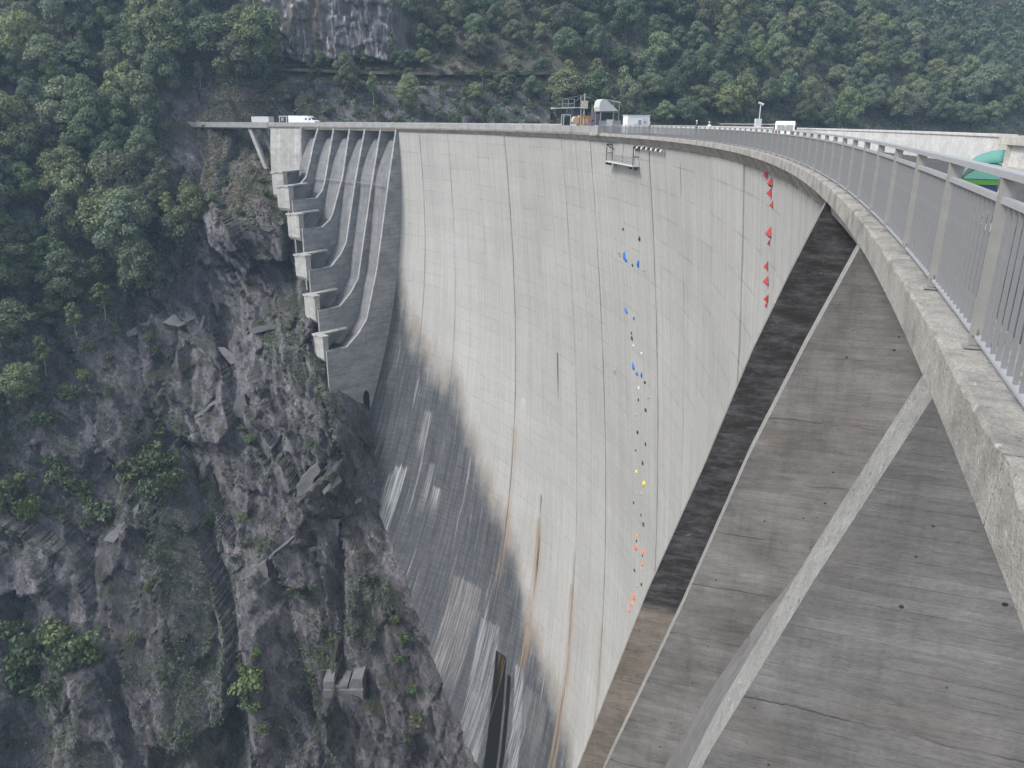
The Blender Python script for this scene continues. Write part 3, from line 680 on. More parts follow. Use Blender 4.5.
# ------------------------------------------------------------------ railing on the near half of the crest
PSP = 2.19; A_END = 114.9
rail = thing('railing', 'grey galvanised steel railing with upright bars along the downstream edge of the crest', 'railing', tuple(pos(0, 0, 0)))
mb = MB(); mb.cbox((-.005, 0, 0.5935), (0.105, 0.045, 1.147)); mb.cbox((0, 0, 0.008), (0.16, 0.11, 0.016))
mb.cbox((0.03, 0, 0.12), (0.03, 0.09, 0.05))
post = mk('post', mb.v, mb.f, M['galv_post'], rail, mb.uv, local=True)
posts = []
k = 0
a = -3 * PSP
while a < A_END:
    o = post if k == 0 else link_copy(post, rail)
    o.location = tuple(pos(a, -0.03, 0) - np.array(pos(0, 0, 0))); o.rotation_euler = (0, 0, heading(a)); posts.append(a)
    a += PSP; k += 1
lbl = posts[3]
for nm, prof, m in (('top_rail', [(-0.075, 1.168), (-0.075, 1.212), (0.02, 1.212), (0.02, 1.168)], M['galv']),
                    ('panel_rail', [(-0.055, 1.00), (-0.055, 1.04), (-0.005, 1.04), (-0.005, 1.00)], M['galv']),
                    ('bottom_rail', [(-0.055, 0.075), (-0.055, 0.095), (-0.005, 0.095), (-0.005, 0.075)], M['galv'])):
    mb = MB(); sweep(mb, prof, np.linspace(-3.2 * PSP, A_END, 200)); mb.build(nm, m, rail)
mb = MB(); mb.box(-0.013, 0.013, -0.008, 0.008, 0.0955, 0.9995)
bar = mk('bar', mb.v, mb.f, M['bar'], rail, mb.uv, local=True)
NB = 13; cnt = 0; rest = MB(); base = np.array(pos(0, 0, 0))
for pa in posts[:-1]:
    for j in range(1, NB):
        a = pa + 0.03 + (PSP - 0.06) * j / NB
        if cnt < 296:
            o = bar if cnt == 0 else link_copy(bar, rail)
            o.location = tuple(pos(a, -0.03, 0) - base); o.rotation_euler = (0, 0, heading(a)); cnt += 1
        else:
            h = heading(a); c_, s_ = cos(h), sin(h); p = pos(a, -0.03, 0)
            cs = [(-.013, -.008), (.013, -.008), (.013, .008), (-.013, .008)]
            rest.hexa([(p[0] + x * c_ - y * s_, p[1] + x * s_ + y * c_, z) for z in (0.0955, 0.9995) for x, y in cs])
o = rest.build('bars', M['bar'], rail); tag(o, kind='stuff')

# concrete parapet on the far half
par = thing('parapet', 'low pale concrete parapet of short panels along the far half of the crest', 'parapet', tuple(pos(200, 0, 0)))
a = 115.6; k = 0
while a < 280.5:
    a1 = min(a + 4.76, 281)
    mb = MB(); dz = 0.02 * math.sin(k * 1.9)
    sweep(mb, [(-0.2, 0.003), (-0.2, 1.02 + dz), (0.03, 1.02 + dz), (0.03, 0.003)], [a + 0.05, (a + a1) / 2, a1 - 0.05])
    mb.build('parapet_panel', M['parapet'], par); a = a1; k += 1
mb = MB(); sweep(mb, [(-0.4, 0.003), (-0.4, 1.1), (0.5, 1.1), (0.5, -0.25), (0.2, -0.3), (0.2, 0.003)], [115.0, 116.8]); mb.build('end_post', M['parapet'], par)

# upstream wall
up = thing('crest_wall', 'long white concrete wall along the far upstream edge of the crest road', 'wall', tuple(pos(60, -7.2, 0)))
a = 27.1; k = 0
while a < 280:
    a1 = min(a + 7.15, 281); mb = MB(); sweep(mb, [(-7.45, -.36), (-7.45, 1.06), (-7.05, 1.06), (-7.05, -.36)], np.linspace(a + .012, a1 - .012, 4)); mb.build('wall_panel', M['upwall'], up)
    mb = MB(); sweep(mb, [(-7.50, 1.062), (-7.50, 1.16), (-7.0, 1.16), (-7.0, 1.062)], np.linspace(a + .006, a1 - .006, 4)); mb.build('coping', M['upwall'], up); a = a1
gp = thing('gate_pier', 'beige concrete block with a recessed panel at the near end of the white wall', 'wall', tuple(pos(20, -7.2, 0)))
mb = MB()
sweep(mb, [(-7.9, -.36), (-7.9, .10), (-6.85, .10), (-6.85, -.36)], np.linspace(6, 27, 8))
sweep(mb, [(-7.9, .82), (-7.9, 1.12), (-6.85, 1.12), (-6.85, .82)], np.linspace(6, 27, 8))
mb.build('frame', M['panel'], gp)
for (b0, b1) in ((26.1, 27), (15.5, 16.7), (6, 7)):
    mb = MB(); sweep(mb, [(-7.9, .101), (-7.9, .819), (-6.853, .819), (-6.853, .101)], [b0, b1]); mb.build('upright', M['panel'], gp)
for (b0, b1) in ((16.71, 26.09), (7.01, 15.49)):
    mb = MB(); sweep(mb, [(-7.5, .102), (-7.5, .818), (-7.02, .818), (-7.02, .102)], np.linspace(b0, b1, 4)); mb.build('inset_panel', M['upwall'], gp)

# ------------------------------------------------------------------ far approach bridge
br = thing('road_bridge', 'thin concrete road bridge on a slanting strut joining the dam to the left hillside', 'bridge', tuple(pos(295, 0, 0)))
mb = MB(); sweep(mb, [(-7.4, -0.85), (-7.4, -0.37), (0.2, -0.37), (0.2, -0.62), (-0.6, -1.0)], np.linspace(281.02, 318, 14)); mb.build('deck', M['edge_far'], br)
a = 281.1
while a < 317:
    mb = MB(); sweep(mb, [(-0.1, -.365), (-0.1, .98), (.1, .98), (.1, -.365)], [a + .04, a + 4.7]); mb.build('parapet_panel', M['parapet'], br); a += 4.76
for (s0, nm) in ((-1.0, 'strut'), (-6.0, 'strut')):
    mb = MB(); p = pos(290.5, s0, -0.95); q = pos(282.6, s0 + 1.8, -13.0)
    tn = pos(290.5, s0, 0) - pos(289.5, s0, 0); e = pos(290, s0 + 1, 0) - pos(290, s0, 0)
    cs = lambda c, w: [c - tn * w - e * .5, c + tn * w - e * .5, c + tn * w + e * .5, c - tn * w + e * .5]
    mb.hexa(cs(q, .75) + cs(p, .75)); mb.build(nm, M['edge_far'], br)
# ================================================================== TERRAIN
def gss(x, c, w): return np.exp(-((x - c) / w) ** 2)
def sst(x, a, b):
    t = np.clip((x - a) / (b - a), 0, 1); return t * t * (3 - 2 * t)

def tbase(x, z):
    x = np.asarray(x, float); z = np.asarray(z, float)
    zn = np.minimum(z, 0); zp = np.maximum(z, 0)
    y = 269 + 0.27 * (x + 105) + 0.9 * zn + 1.12 * zp + 0.20 * np.maximum(x, 0)
    y = y - 30 * gss(x, -54, 20) * gss(z, -60, 26) - 26 * gss(x, -76, 22) * gss(z, -26, 14)
    y = y + 8 * gss(x, -82, 10) * gss(z, -3, 8) + 2.0 * gss(z, 1, 5) * (x < -60)
    y = y - 10 * gss(x, -50, 10) * gss(z, -84, 12)
    m = sst(x, -100, -84) * (1 - sst(x, -44, -30))
    y = y - 1.0 * np.clip(z - 21, 0, 22) * m
    return y

CT_Z = np.array([-205, -155, -134, -118, -100, -78, -60, -20, 20.])
CT_X = np.array([18, -9, -18.7, -30.6, -38.5, -42, -44, -50, -60.])
def trock(x, z):
    """extra relief of the bare rock, metres towards the gorge"""
    u = x + 0.38 * z + 5 * (fbm(x / 30, z / 30, 40) - .5); v = z + 4 * (fbm(x / 24 + 9, z / 24, 44) - .5)
    d = np.interp(z, CT_Z, CT_X) - x; w = np.clip(d / 14, 0.22, 1.0)
    D = 9.0 * facet(u / 26, v / 50, 50, 0.9) + 6.0 * facet(u / 9.5, v / 21, 60, 1.0)
    # gullies, ribs and the broken edge under the upper ledge
    gx = np.interp(z, [-150, -135, -116, -96, -82, -60], [-70, -74, -79, -88, -100, -112])
    gz = sst(z, -70, -86)
    D = D - 9.0 * gss(x, gx, 5.5) * gz
    D = D - 6.5 * gss(x, np.interp(z, [-141, -121, -104], [-109, -117, -125]), 6) * sst(z, -92, -106)
    D = D + 6.0 * gss(x, np.interp(z, [-148, -127, -110], [-60, -65, -67]), 4.0) * sst(z, -104, -112)
    D = D + 5.0 * gss(x, np.interp(z, [-114, -95], [-101, -102]), 4.0) * sst(z, -88, -97)
    D = D - 5.0 * gss(x, -46, 2.6) * sst(z, -90, -97) * (1 - sst(z, -126, -134))
    D = D + 5.0 * (sst(z, -88, -81.5) - 0.5) * gss(x, -104, 24) * gss(z, -84, 16)
    D = D * w
    w2 = np.clip(d / 6, 0.5, 1.0)
    D = D + w2 * (1.9 * facet(u / 3.9, v / 8.5, 70, 1.1) + 0.75 * facet(u / 1.7, v / 3.4, 80, 1.0) + 0.35 * facet(u / 0.9, v / 2.2, 90, 1.0))
    rg = 1 - np.abs(2 * fbm(u / 2.2, v / 9.0, 96, 3) / .875 - 1)
    D = D - 0.9 * np.clip(rg - .72, 0, 1) / .28 * w2 + 0.35 * (fbm(x / 1.2, z / 2.0, 95) - 0.5)
    # strata: steps that dip to the right
    q = (z + 0.55 * x + 3 * (fbm(x / 18, z / 18, 99) - .5)) / 7.0
    D = D + 1.1 * (np.abs(q - np.floor(q) - .5) * 2) * w2
    k = 1 - 0.65 * sst(z, -14, 4)
    return D * k

def thill(x, z):
    return 3.2 * facet(x / 22, z / 18, 20, .8) + 1.2 * facet(x / 8, z / 7, 30, .9) + 5 * (fbm(x / 45, z / 45, 33) - .5)

def ground_y(x, z):
    x = np.asarray(x, float); z = np.asarray(z, float)
    r = tbase(x, z) - trock(x, z); h = tbase(x, z) - thill(x, z)
    return np.where((z < 8) & (x < 10), r, h)

xs = np.arange(-236, 14.1, 0.5); zs = np.arange(-204, 14.1, 0.5)
XX, ZZ = np.meshgrid(xs, zs, indexing='ij')
YY = tbase(XX, ZZ) - trock(XX, ZZ)
# let the sheet also lean a little sideways so that steep steps do not line up on a lattice
XJ = XX + 0.35 * (fbm(XX * 1.3, ZZ * 1.3, 7, 2) - .5)
RV = np.stack([XJ, YY, ZZ], -1).reshape(-1, 3); RF = grid_faces(*XX.shape)[:, ::-1].copy()
rock = mk('rock_slope', RV, RF, M['rock']); tag(rock, kind='structure')
ROCK_BVH = BVHTree.FromPolygons(RV.tolist(), RF.tolist())

xs = np.arange(-420, 470, 3.0); zs = np.arange(-14, 150, 2.0)
XX, ZZ = np.meshgrid(xs, zs, indexing='ij')
YY = tbase(XX, ZZ) - thill(XX, ZZ) + np.where((ZZ < 13) & (XX < 16), 5.0, 0.0)
HV = np.stack([XX, YY, ZZ], -1).reshape(-1, 3); HF = grid_faces(*XX.shape)[:, ::-1].copy()
hill = mk('hillside', HV, HF, M['hill'], smooth=True); tag(hill, kind='structure')
wx = 16 * (fbm(ZZ / 9, XX / 20, 71) - .5); wz = 9 * (fbm(XX / 9, ZZ / 12, 72) - .5)
cm = sst(XX + wx, -97, -90) * (1 - sst(XX + wx, -48, -36)) * sst(ZZ + wz, 21, 23) * (1 - sst(ZZ + wz, 44, 48)) * (0.5 + .5 * (fbm(XX / 6, ZZ / 9, 73) > .40))
patchy = 0.7 * (fbm(XX / 14, ZZ / 14, 12) > 0.56) * sst(XX, -100, -70) * (1 - sst(XX, 30, 70)) * (1 - sst(ZZ, 16, 26))
at = hill.data.attributes.new('rockmask', 'FLOAT', 'POINT'); at.data.foreach_set('value', np.clip(cm + patchy, 0, 1).ravel().astype(np.float32))

xs = np.arange(-102, -28, 0.6); zs = np.arange(17, 52, 0.6)
XX, ZZ = np.meshgrid(xs, zs, indexing='ij')
wx = 12 * (fbm(ZZ / 9, XX / 20, 71) - .5); wz = 7 * (fbm(XX / 9, ZZ / 12, 72) - .5)
cmk = sst(XX + wx, -97, -93) * (1 - sst(XX + wx, -46, -40)) * sst(ZZ + wz, 20.5, 22) * (1 - sst(ZZ + wz, 44, 48))
YY = tbase(XX, ZZ) - thill(XX, ZZ) - 1.2 - (2.0 * facet(XX / 6.5, ZZ / 17, 120, .9) + 1.1 * facet(XX / 2.6, ZZ / 8, 130, .9) + .8 * facet(XX / 1.1, ZZ / 3, 140, 1.0) + 3.2) * cmk + 8.0 * (1 - cmk)
cf = mk('cliff_face', np.stack([XX, YY, ZZ], -1).reshape(-1, 3), grid_faces(*XX.shape)[:, ::-1].copy(), M['hill']); tag(cf, kind='structure')
at = cf.data.attributes.new('rockmask', 'FLOAT', 'POINT'); at.data.foreach_set('value', np.clip(.25 + .9 * (fbm(XX / 7, ZZ / 12, 77) > .36) * cmk, 0, 1).ravel().astype(np.float32))
# water only on the upstream side: bounded by the dam's back
wpts = [tuple(pos(a, -7.6, -9)) for a in np.linspace(-8, 250, 40)]
mk_w = MB(); mk_w.add(wpts + [(-40, 330, -9), (240, 440, -9), (480, 480, -9), (480, -20, -9)], [tuple(range(44))])
tag(mk_w.build('reservoir_water', M['water']), kind='structure')
mb = MB(); mb.add([(-420, -40, -204.2), (120, -40, -204.2), (120, 220, -204.2), (-420, 220, -204.2)], [(0, 1, 2, 3)])
tag(mb.build('gorge_floor', M['rock']), kind='structure')

def cast(px, py):
    d = view_ray(px, py)
    h = ROCK_BVH.ray_cast(Vector(CO), Vector(d), 600)
    return None if h[0] is None else np.array(h[0])

# mountain road with its low wall, cut across the slope behind the dam
rx = np.linspace(-96, 36, 44); rz = np.full_like(rx, 19.2) + 0.8 * np.sin(rx / 30)
ry = tbase(rx, rz) - thill(rx, rz)
V = []; F = []
for x, y, z in zip(rx, ry, rz): V += [(x, y - 4.6, z), (x, y + 2.5, z)]
for i in range(len(rx) - 1): F.append((2 * i, 2 * i + 2, 2 * i + 3, 2 * i + 1))
tag(mk('mountain_road', V, F, M['earth']), kind='structure')
rw = thing('retaining_wall', 'low brown earth and stone wall holding the narrow mountain road above the far crest', 'wall', (float(rx[30]), float(ry[30] - 4.8), float(rz[30])))
for i in range(0, len(rx) - 1, 2):
    j = min(i + 2, len(rx) - 1); mb = MB()
    A = np.array([rx[i] + .05, ry[i] - 4.65, rz[i]]); B = np.array([rx[j] - .05, ry[j] - 4.65, rz[j]])
    hb, ht = -0.8, 0.22
    mb.hexa([tuple(A + (0, -.35, hb)), tuple(B + (0, -.35, hb)), tuple(B + (0, 0.04, hb)), tuple(A + (0, 0.04, hb)),
             tuple(A + (0, -.2, ht)), tuple(B + (0, -.2, ht)), tuple(B + (0, 0.04, ht)), tuple(A + (0, 0.04, ht))])
    mb.build('wall_panel', M['earth'], rw)

# ------------------------------------------------------------------ concrete on the rock
SLN = np.array([0.16, -0.74, 0.62]); SLN /= np.linalg.norm(SLN)
def pad(label, corners, n=None, thick=1.0, proud=-0.15, name='concrete_facing', mat='pad'):
    rj = np.random.default_rng(int(sum(c[0] * 3 + c[1] for c in corners))); cs_ = []
    for (xa, ya), (xb, yb) in zip(corners, corners[1:] + corners[:1]):
        L_ = hypot(xb - xa, yb - ya); cs_.append((xa + rj.normal() * .35, ya + rj.normal() * .35)); kk = int(min(4, L_ // 5))
        for q in range(1, kk + 1): cs_.append((xa + (xb - xa) * q / (kk + 1) + rj.normal() * (.25 + .012 * L_), ya + (yb - ya) * q / (kk + 1) + rj.normal() * (.25 + .012 * L_)))
    corners = cs_
    n = SLN if n is None else np.array(n, float) / np.linalg.norm(n)
    cx = sum(c[0] for c in corners) / len(corners); cy = sum(c[1] for c in corners) / len(corners)
    hits = [cast(*c) for c in corners] + [cast(cx, cy)]
    hits = [h for h in hits if h is not None]
    if not hits: return
    dd = sorted(float(h @ n) for h in hits); off = dd[int(len(dd) * 0.7)] + proud
    P = []
    for c in corners:
        d = view_ray(*c); t = (off - CO @ n) / (d @ n); P.append(CO + t * d)
    c0 = sum(P) / len(P)
    mb = MB(); mb.prism([tuple(p) for p in P], (0, 0, 0), tuple(-n * (thick + 2.0)))
    o = mk(name, np.array(mb.v) - c0, mb.f, M[mat]); o.location = tuple(c0)
    tag(o, label, 'concrete slab' if name == 'concrete_facing' else 'wall', 'concrete works on the rock slope'); return o

UPN = (0.05, -0.45, 0.9); FRN = (0.2, -0.95, 0.25)
pad('small pale grey concrete slab at the upper left edge of the bare rock', [(125, 333), (150, 319), (148, 331), (127, 337)])
pad('pale shotcrete sheet, widest of the slabs just below the forest edge', [(162, 323), (185.5, 305.5), (195, 319), (178, 327)])
pad('narrow upright concrete strip right of the widest upper slab', [(194, 339), (203, 315), (206, 316), (197, 340)])
pad('pale sloping concrete slab in the middle of the upper bare rock', [(215.6, 346.5), (224.6, 347.7), (244, 362), (230.5, 364)])
pad('long pale low concrete wall beside the spillway steps', [(250, 329), (293, 321), (293.7, 325.8), (254, 333)], FRN, name='concrete_wall')
pad('bright tapered concrete plug standing on the rock right of the bushes', [(236, 397), (244, 395), (249, 411), (242, 417), (229.7, 418.7)], FRN)
pad('thin sloping concrete strip left of the bright tapered plug', [(195, 415), (220.7, 396.5), (222.6, 399), (197, 417)])
pad('pale slanting concrete ledge under the uppermost spillway steps', [(242, 225), (269.5, 228), (283, 217.6), (284, 223), (269, 232)], FRN)
pad('large steep grey concrete sheet on the rock rib at left', [(102.6, 540), (122, 519), (139, 504), (134.6, 523), (113, 542.6)])
pad('small bright concrete cap with rounded top on the dark rib', [(253, 576), (256.5, 567), (261, 563.5), (266, 562), (269, 579)], FRN)
pad('thin pale concrete kerb climbing right from the rounded cap', [(268, 557.5), (299, 529.7), (300, 532), (269.5, 559.6)])
pad('curved grey concrete sheet beside the dark cliff near the dam', [(296, 487), (308, 471), (317.5, 463.5), (319.7, 470), (307, 491), (298, 500)], FRN)
pad('pale slanting concrete sheet nearest to the foot of the spillway', [(322, 491), (339, 472), (341, 480.6), (324, 494.7)])
pad('pale slanting concrete slab left of the upright post', [(302.6, 553), (326, 540), (328, 544.7), (304.7, 556)])
pad('upright pale concrete post with a flat head on the dark cliff', [(327, 520), (340, 519), (339, 523), (338.5, 536), (332.5, 536), (332, 523)], FRN)
pad('small slanting concrete slab right of the upright post', [(346, 504), (362, 497), (362, 501), (347, 509)])
# stepped retaining wall low on the rib beside the dam
c0 = cast(345, 680)
if c0 is not None:
    c0 = c0 + np.array([0, -1.0, 0.0])
    st = thing('stepped_wall', 'grey stepped concrete retaining wall low on the rock rib beside the dam', 'wall', tuple(c0))
    wdt = 9.6
    mb = MB(); mb.box(c0[0] - 5.0, c0[0] + 5.2, c0[1] - 2.4, c0[1] + 5, c0[2] - 3.2, c0[2] - 0.4); mb.build('base_block', M['pad'], st)
    for i in range(2):
        mb = MB(); mb.box(c0[0] - 4.9 + i * 2.8, c0[0] - 2.102 + i * 3.3, c0[1] - 2.0 + .1 * i, c0[1] + 5, c0[2] - 0.398, c0[2] + 1.9 - 1.4 * i); mb.build('step', M['pad'], st)
    mb = MB(); mb.hexa([(c0[0] + 1.3, c0[1] - 1.6, c0[2] - .397), (c0[0] + 5.0, c0[1] - 1.6, c0[2] - .397), (c0[0] + 5.0, c0[1] + 5, c0[2] - .397), (c0[0] + 1.3, c0[1] + 5, c0[2] - .397), (c0[0] + 2.4, c0[1] - 1.2, c0[2] + 2.2), (c0[0] + 5.0, c0[1] - 1.2, c0[2] + 2.2), (c0[0] + 5.0, c0[1] + 5, c0[2] + 2.2), (c0[0] + 2.4, c0[1] + 5, c0[2] + 2.2)]); mb.build('block', M['pad'], st)

# ================================================================== VEGETATION
def leaf_cloud(rng, lobes, n, size, droop=0.0):
    """n pointed leaf clusters on the shells of the lobes; lobes: (x,y,z,r)"""
    L = np.array(lobes); w = L[:, 3] ** 2; w /= w.sum()
    li = rng.choice(len(L), n, p=w); d = rng.normal(size=(n, 3)); d /= np.linalg.norm(d, axis=1)[:, None]
    d[:, 2] = np.where(d[:, 2] < -0.35, -d[:, 2] * .6, d[:, 2])
    rr = L[li, 3] * (0.55 + 0.5 * rng.random(n) ** 0.6)
    C = L[li, :3] + d * rr[:, None] * np.array([1, 1, .85]); C[:, 2] -= droop * rng.random(n)
    nrm = d + 0.5 * rng.normal(size=(n, 3)); nrm /= np.linalg.norm(nrm, axis=1)[:, None]
    t = np.cross(nrm, rng.normal(size=(n, 3))); t /= np.linalg.norm(t, axis=1)[:, None]; b = np.cross(nrm, t)
    s = size * (0.6 + 0.8 * rng.random(n))[:, None]
    bend = nrm * s * 0.25
    V = np.stack([C - t * s, C - b * s * .55 + bend, C + t * s, C + b * s * .55 + bend], 1).reshape(-1, 3)
    return V, np.arange(4 * n).reshape(n, 4)

def make_trunk(rng, H, r, lobes, mat, parent, nl=6):
    mb = MB(); p = np.array([0, 0, -1.2]); lean = rng.normal(size=2) * .05
    for k in range(5):
        q = np.array([lean[0] * H * (k + 1) / 5 + rng.normal() * .1, lean[1] * H * (k + 1) / 5 + rng.normal() * .1, -1.2 + (H * .85 + 1.2) * (k + 1) / 5])
        mb.tube(p, q, r * (1 - .17 * k), r * (1 - .17 * (k + 1)), 6); p = q
    for (x, y, z, rr) in lobes[:nl]:
        z0 = max(H * .25, z - rr - .25 * H); mb.tube((lean[0] * z0, lean[1] * z0, z0), (x * .8, y * .8, z), r * .42, r * .1, 5)
    return mb.build('trunk', mat, parent)

def make_tree(name, seed, H, Rc, n, size, leafmat, bark='bark', z0=0.25, tall=1.0, r=0.22):
    rng = np.random.default_rng(seed); root = thing(name, None, None); del ROOTLOC[root.name]
    lobes = []
    nl = 17
    for k in range(nl):
        z = z0 + (1 - z0) * (0.12 + 0.84 * (k + rng.random() * .6) / nl)
        prof = math.sin(pi * min(1, (z - z0) / (1 - z0) * 0.86 + 0.12)) ** 0.7
        ang = k * 2.4 + rng.random(); rad = Rc * prof * (0.30 + 0.5 * rng.random())
        lobes.append((rad * cos(ang), rad * sin(ang), z * H * tall * .95, Rc * (0.26 + 0.17 * rng.random()) * (0.65 + .4 * prof)))
    lobes.append((0, 0, H * .9, Rc * .3))
    order_ = rng.permutation(len(lobes)); lob = [lobes[i] for i in order_]
    make_trunk(rng, H, r, lob, M[bark], root, 8)
    V, F = leaf_cloud(rng, lobes, n, size)
    mk('crown', V, F, M[leafmat], root)
    return root

def make_shrub(name, seed, Rc, n, size, leafmat):
    rng = np.random.default_rng(seed); root = thing(name, None, None); del ROOTLOC[root.name]
    lobes = [(Rc * .55 * cos(k * 2.4) * rng.random() ** .5, Rc * .55 * sin(k * 2.4) * rng.random() ** .5, Rc * (.25 + .75 * rng.random()), Rc * (.25 + .25 * rng.random())) for k in range(9)]
    V, F = leaf_cloud(rng, lobes, n, size); mk('foliage', V, F, M[leafmat], root)
    mb = MB()
    for (x, y, z, rr) in lobes[:5]: mb.tube((x * .1, y * .1, -.6), (x, y, z), .06 * Rc / 1.5, .015, 4)
    mb.build('stems', M['bark'], root)
    return root

PROTO = {
    'tree': [make_tree('broadleaf_tree', 100 + i, 12.5, 5.6 + .4 * (i % 3), 5600, .30, 'leaf' if i % 2 else 'leaf2', z0=.18 + .05 * (i % 3)) for i in range(6)],
    'slim': [make_tree('slender_tree', 200 + i, 12, 3.0, 1600, .32, 'leafb' if i == 0 else 'leaf2', 'palebark', z0=.3, r=.14) for i in range(3)],
    'bright': [make_tree('broadleaf_tree', 300 + i, 12.5, 5.4, 5600, .29, 'leafb', z0=.15) for i in range(2)],
    'shrub': [make_shrub('shrub', 400 + i, 1.5, 420, .17, 'leafs') for i in range(3)],
    'bshrub': [make_shrub('shrub', 500 + i, 1.5, 420, .17, 'leafb') for i in range(2)],
    'dshrub': [make_shrub('shrub', 600 + i, 1.5, 380, .16, 'leafy') for i in range(2)],
}
USED = set()
def plant(kind, p, sc, label, cat, group, k=None):
    L = PROTO[kind]; k = random.randrange(len(L)) if k is None else k
    pr_ = L[k]; rz = random.uniform(0, 6.28); s3 = (sc * random.uniform(.9, 1.12), sc * random.uniform(.9, 1.12), sc * random.uniform(.82, 1.28))
    if (kind, k) in USED: o = copy_tree(pr_, tuple(p), rz, s3)
    else:
        o = pr_; o.location = tuple(p); o.rotation_euler = (0, 0, rz); o.scale = s3; USED.add((kind, k))
    return tag(o, label, cat, group)

def inpoly(P, poly):
    x, y = P[:, 0], P[:, 1]; c = np.zeros(len(P), bool); n = len(poly); j = n - 1
    for i in range(n):
        xi, yi = poly[i]; xj, yj = poly[j]
        c ^= ((yi > y) != (yj > y)) & (x < (xj - xi) * (y - yi) / (yj - yi + 1e-9) + xi); j = i
    return c

LEFT = [(-70, -30), (262, -30), (266, 84), (236, 92), (186, 92), (160, 128), (164, 165), (190, 205), (198, 225), (196, 262), (130, 318), (60, 378), (24, 440), (-70, 470)]
RIGHT = [(520, -30), (1100, -30), (1100, 132), (560, 132), (545, 70)]
MID = [(262, -30), (545, -30), (560, 128), (262, 122)]
CLIFF = [(276, -30), (402, -30), (408, 58), (268, 58)]
def scatter(n, xr, zr, poly, spacing, excl=None, seed=1):
    rng = np.random.default_rng(seed)
    x = rng.uniform(*xr, n); z = rng.uniform(*zr, n); y = ground_y(x, z); P = np.stack([x, y, z], -1)
    px, dep = project(P); ok = inpoly(px, poly)
    if excl is not None: ok &= ~inpoly(px, excl)
    P = P[ok]; out = []
    for p in P:
        if all((p[0] - q[0]) ** 2 + (p[1] - q[1]) ** 2 + (p[2] - q[2]) ** 2 > spacing ** 2 for q in out): out.append(p)
    return out
T_LEFT = scatter(9000, (-260, -60), (-95, 75), LEFT, 8.0, seed=3)
T_RIGHT = scatter(9000, (20, 330), (-6, 82), RIGHT, 10.6, seed=4)
T_MID = scatter(3000, (-110, 40), (-4, 62), MID, 9.0, CLIFF, seed=5)
print('trees', len(T_LEFT), len(T_RIGHT), len(T_MID))
def up_hill(p): return p - np.array([0, 0.6, 0.3])
nb = 0
far_extra = []
for p in T_LEFT:
    q, d = project(p[None]); u, v = q[0]
    r = random.random()
    if r < .10: plant('slim', up_hill(p), random.uniform(.75, 1.1), 'slender pale-stemmed tree in the dense forest left of the bare rock', 'tree', 'slender trees of the left forest')
    elif r < .22: plant('bright', up_hill(p), random.uniform(.95, 1.35), 'fresh green broadleaf tree in the dense forest left of the bare rock', 'tree', 'fresh green trees of the left forest')
    else:
        w_ = ('at the upper left corner above the others' if v < 70 and u < 120 else 'above the far approach bridge' if v < 110 and u >= 120 else 'at the lower edge beside the bare rock' if v > 265 else 'below the far approach bridge' if u > 140 else 'halfway up the left edge of the slope')
        plant('tree', up_hill(p), random.choice([.8, 1.0, 1.2, 1.4, 1.6]) * random.uniform(.92, 1.08), 'dark broadleaf tree, left forest, ' + w_, 'tree', 'dark trees of the left forest ' + w_)
T_RIGHT.sort(key=lambda p: p[1])
for i, p in enumerate(T_RIGHT):
    if i >= 150: far_extra.append(p); continue
    if random.random() < .08: plant('slim', up_hill(p), random.uniform(.9, 1.2), 'slender tree among the hazy forest behind the crest at right', 'tree', 'slender trees of the far forest')
    else:
        u, v = project(p[None])[0][0]
        w_ = ('above the steel mast and cabin' if u < 690 else 'above the small white van' if u < 840 else 'above the white wall at right') + (', high up' if v < 55 else ', in the low rows')
        plant('tree', up_hill(p), random.uniform(.9, 1.3), 'dark tree, hazy far forest, ' + w_, 'tree', 'trees of the far forest ' + w_)
for p in T_MID:
    q, d = project(p[None]); u, v = q[0]
    if v > 58 and random.random() < .60:
        plant('slim' if random.random() < .5 else 'dshrub', up_hill(p), random.uniform(.5, .8) if True else 1, 'thin small tree on the scrubby slope between the cliff and the crest', 'tree', 'thin trees on the scrubby slope')
    else: plant('tree', up_hill(p), random.uniform(.55, .95), 'broadleaf tree on the slope around the pale cliff', 'tree', 'trees around the cliff')
# the remaining, farthest trees read as one mass
rng = np.random.default_rng(77); VV = []; FF = []; nv = 0
for p in far_extra:
    s = rng.uniform(.95, 1.3); lob = [(3.4 * cos(k * 2.4) * rng.random(), 3.4 * sin(k * 2.4) * rng.random(), 4 + 7 * rng.random(), 1.6 + rng.random()) for k in range(10)]
    V, F = leaf_cloud(rng, lob, 620, .55); V = V * s + p; VV.append(V); FF.append(F + nv); nv += len(V)
if VV: tag(mk('distant_forest', np.concatenate(VV), np.concatenate(FF), M['leaf']), kind='stuff')

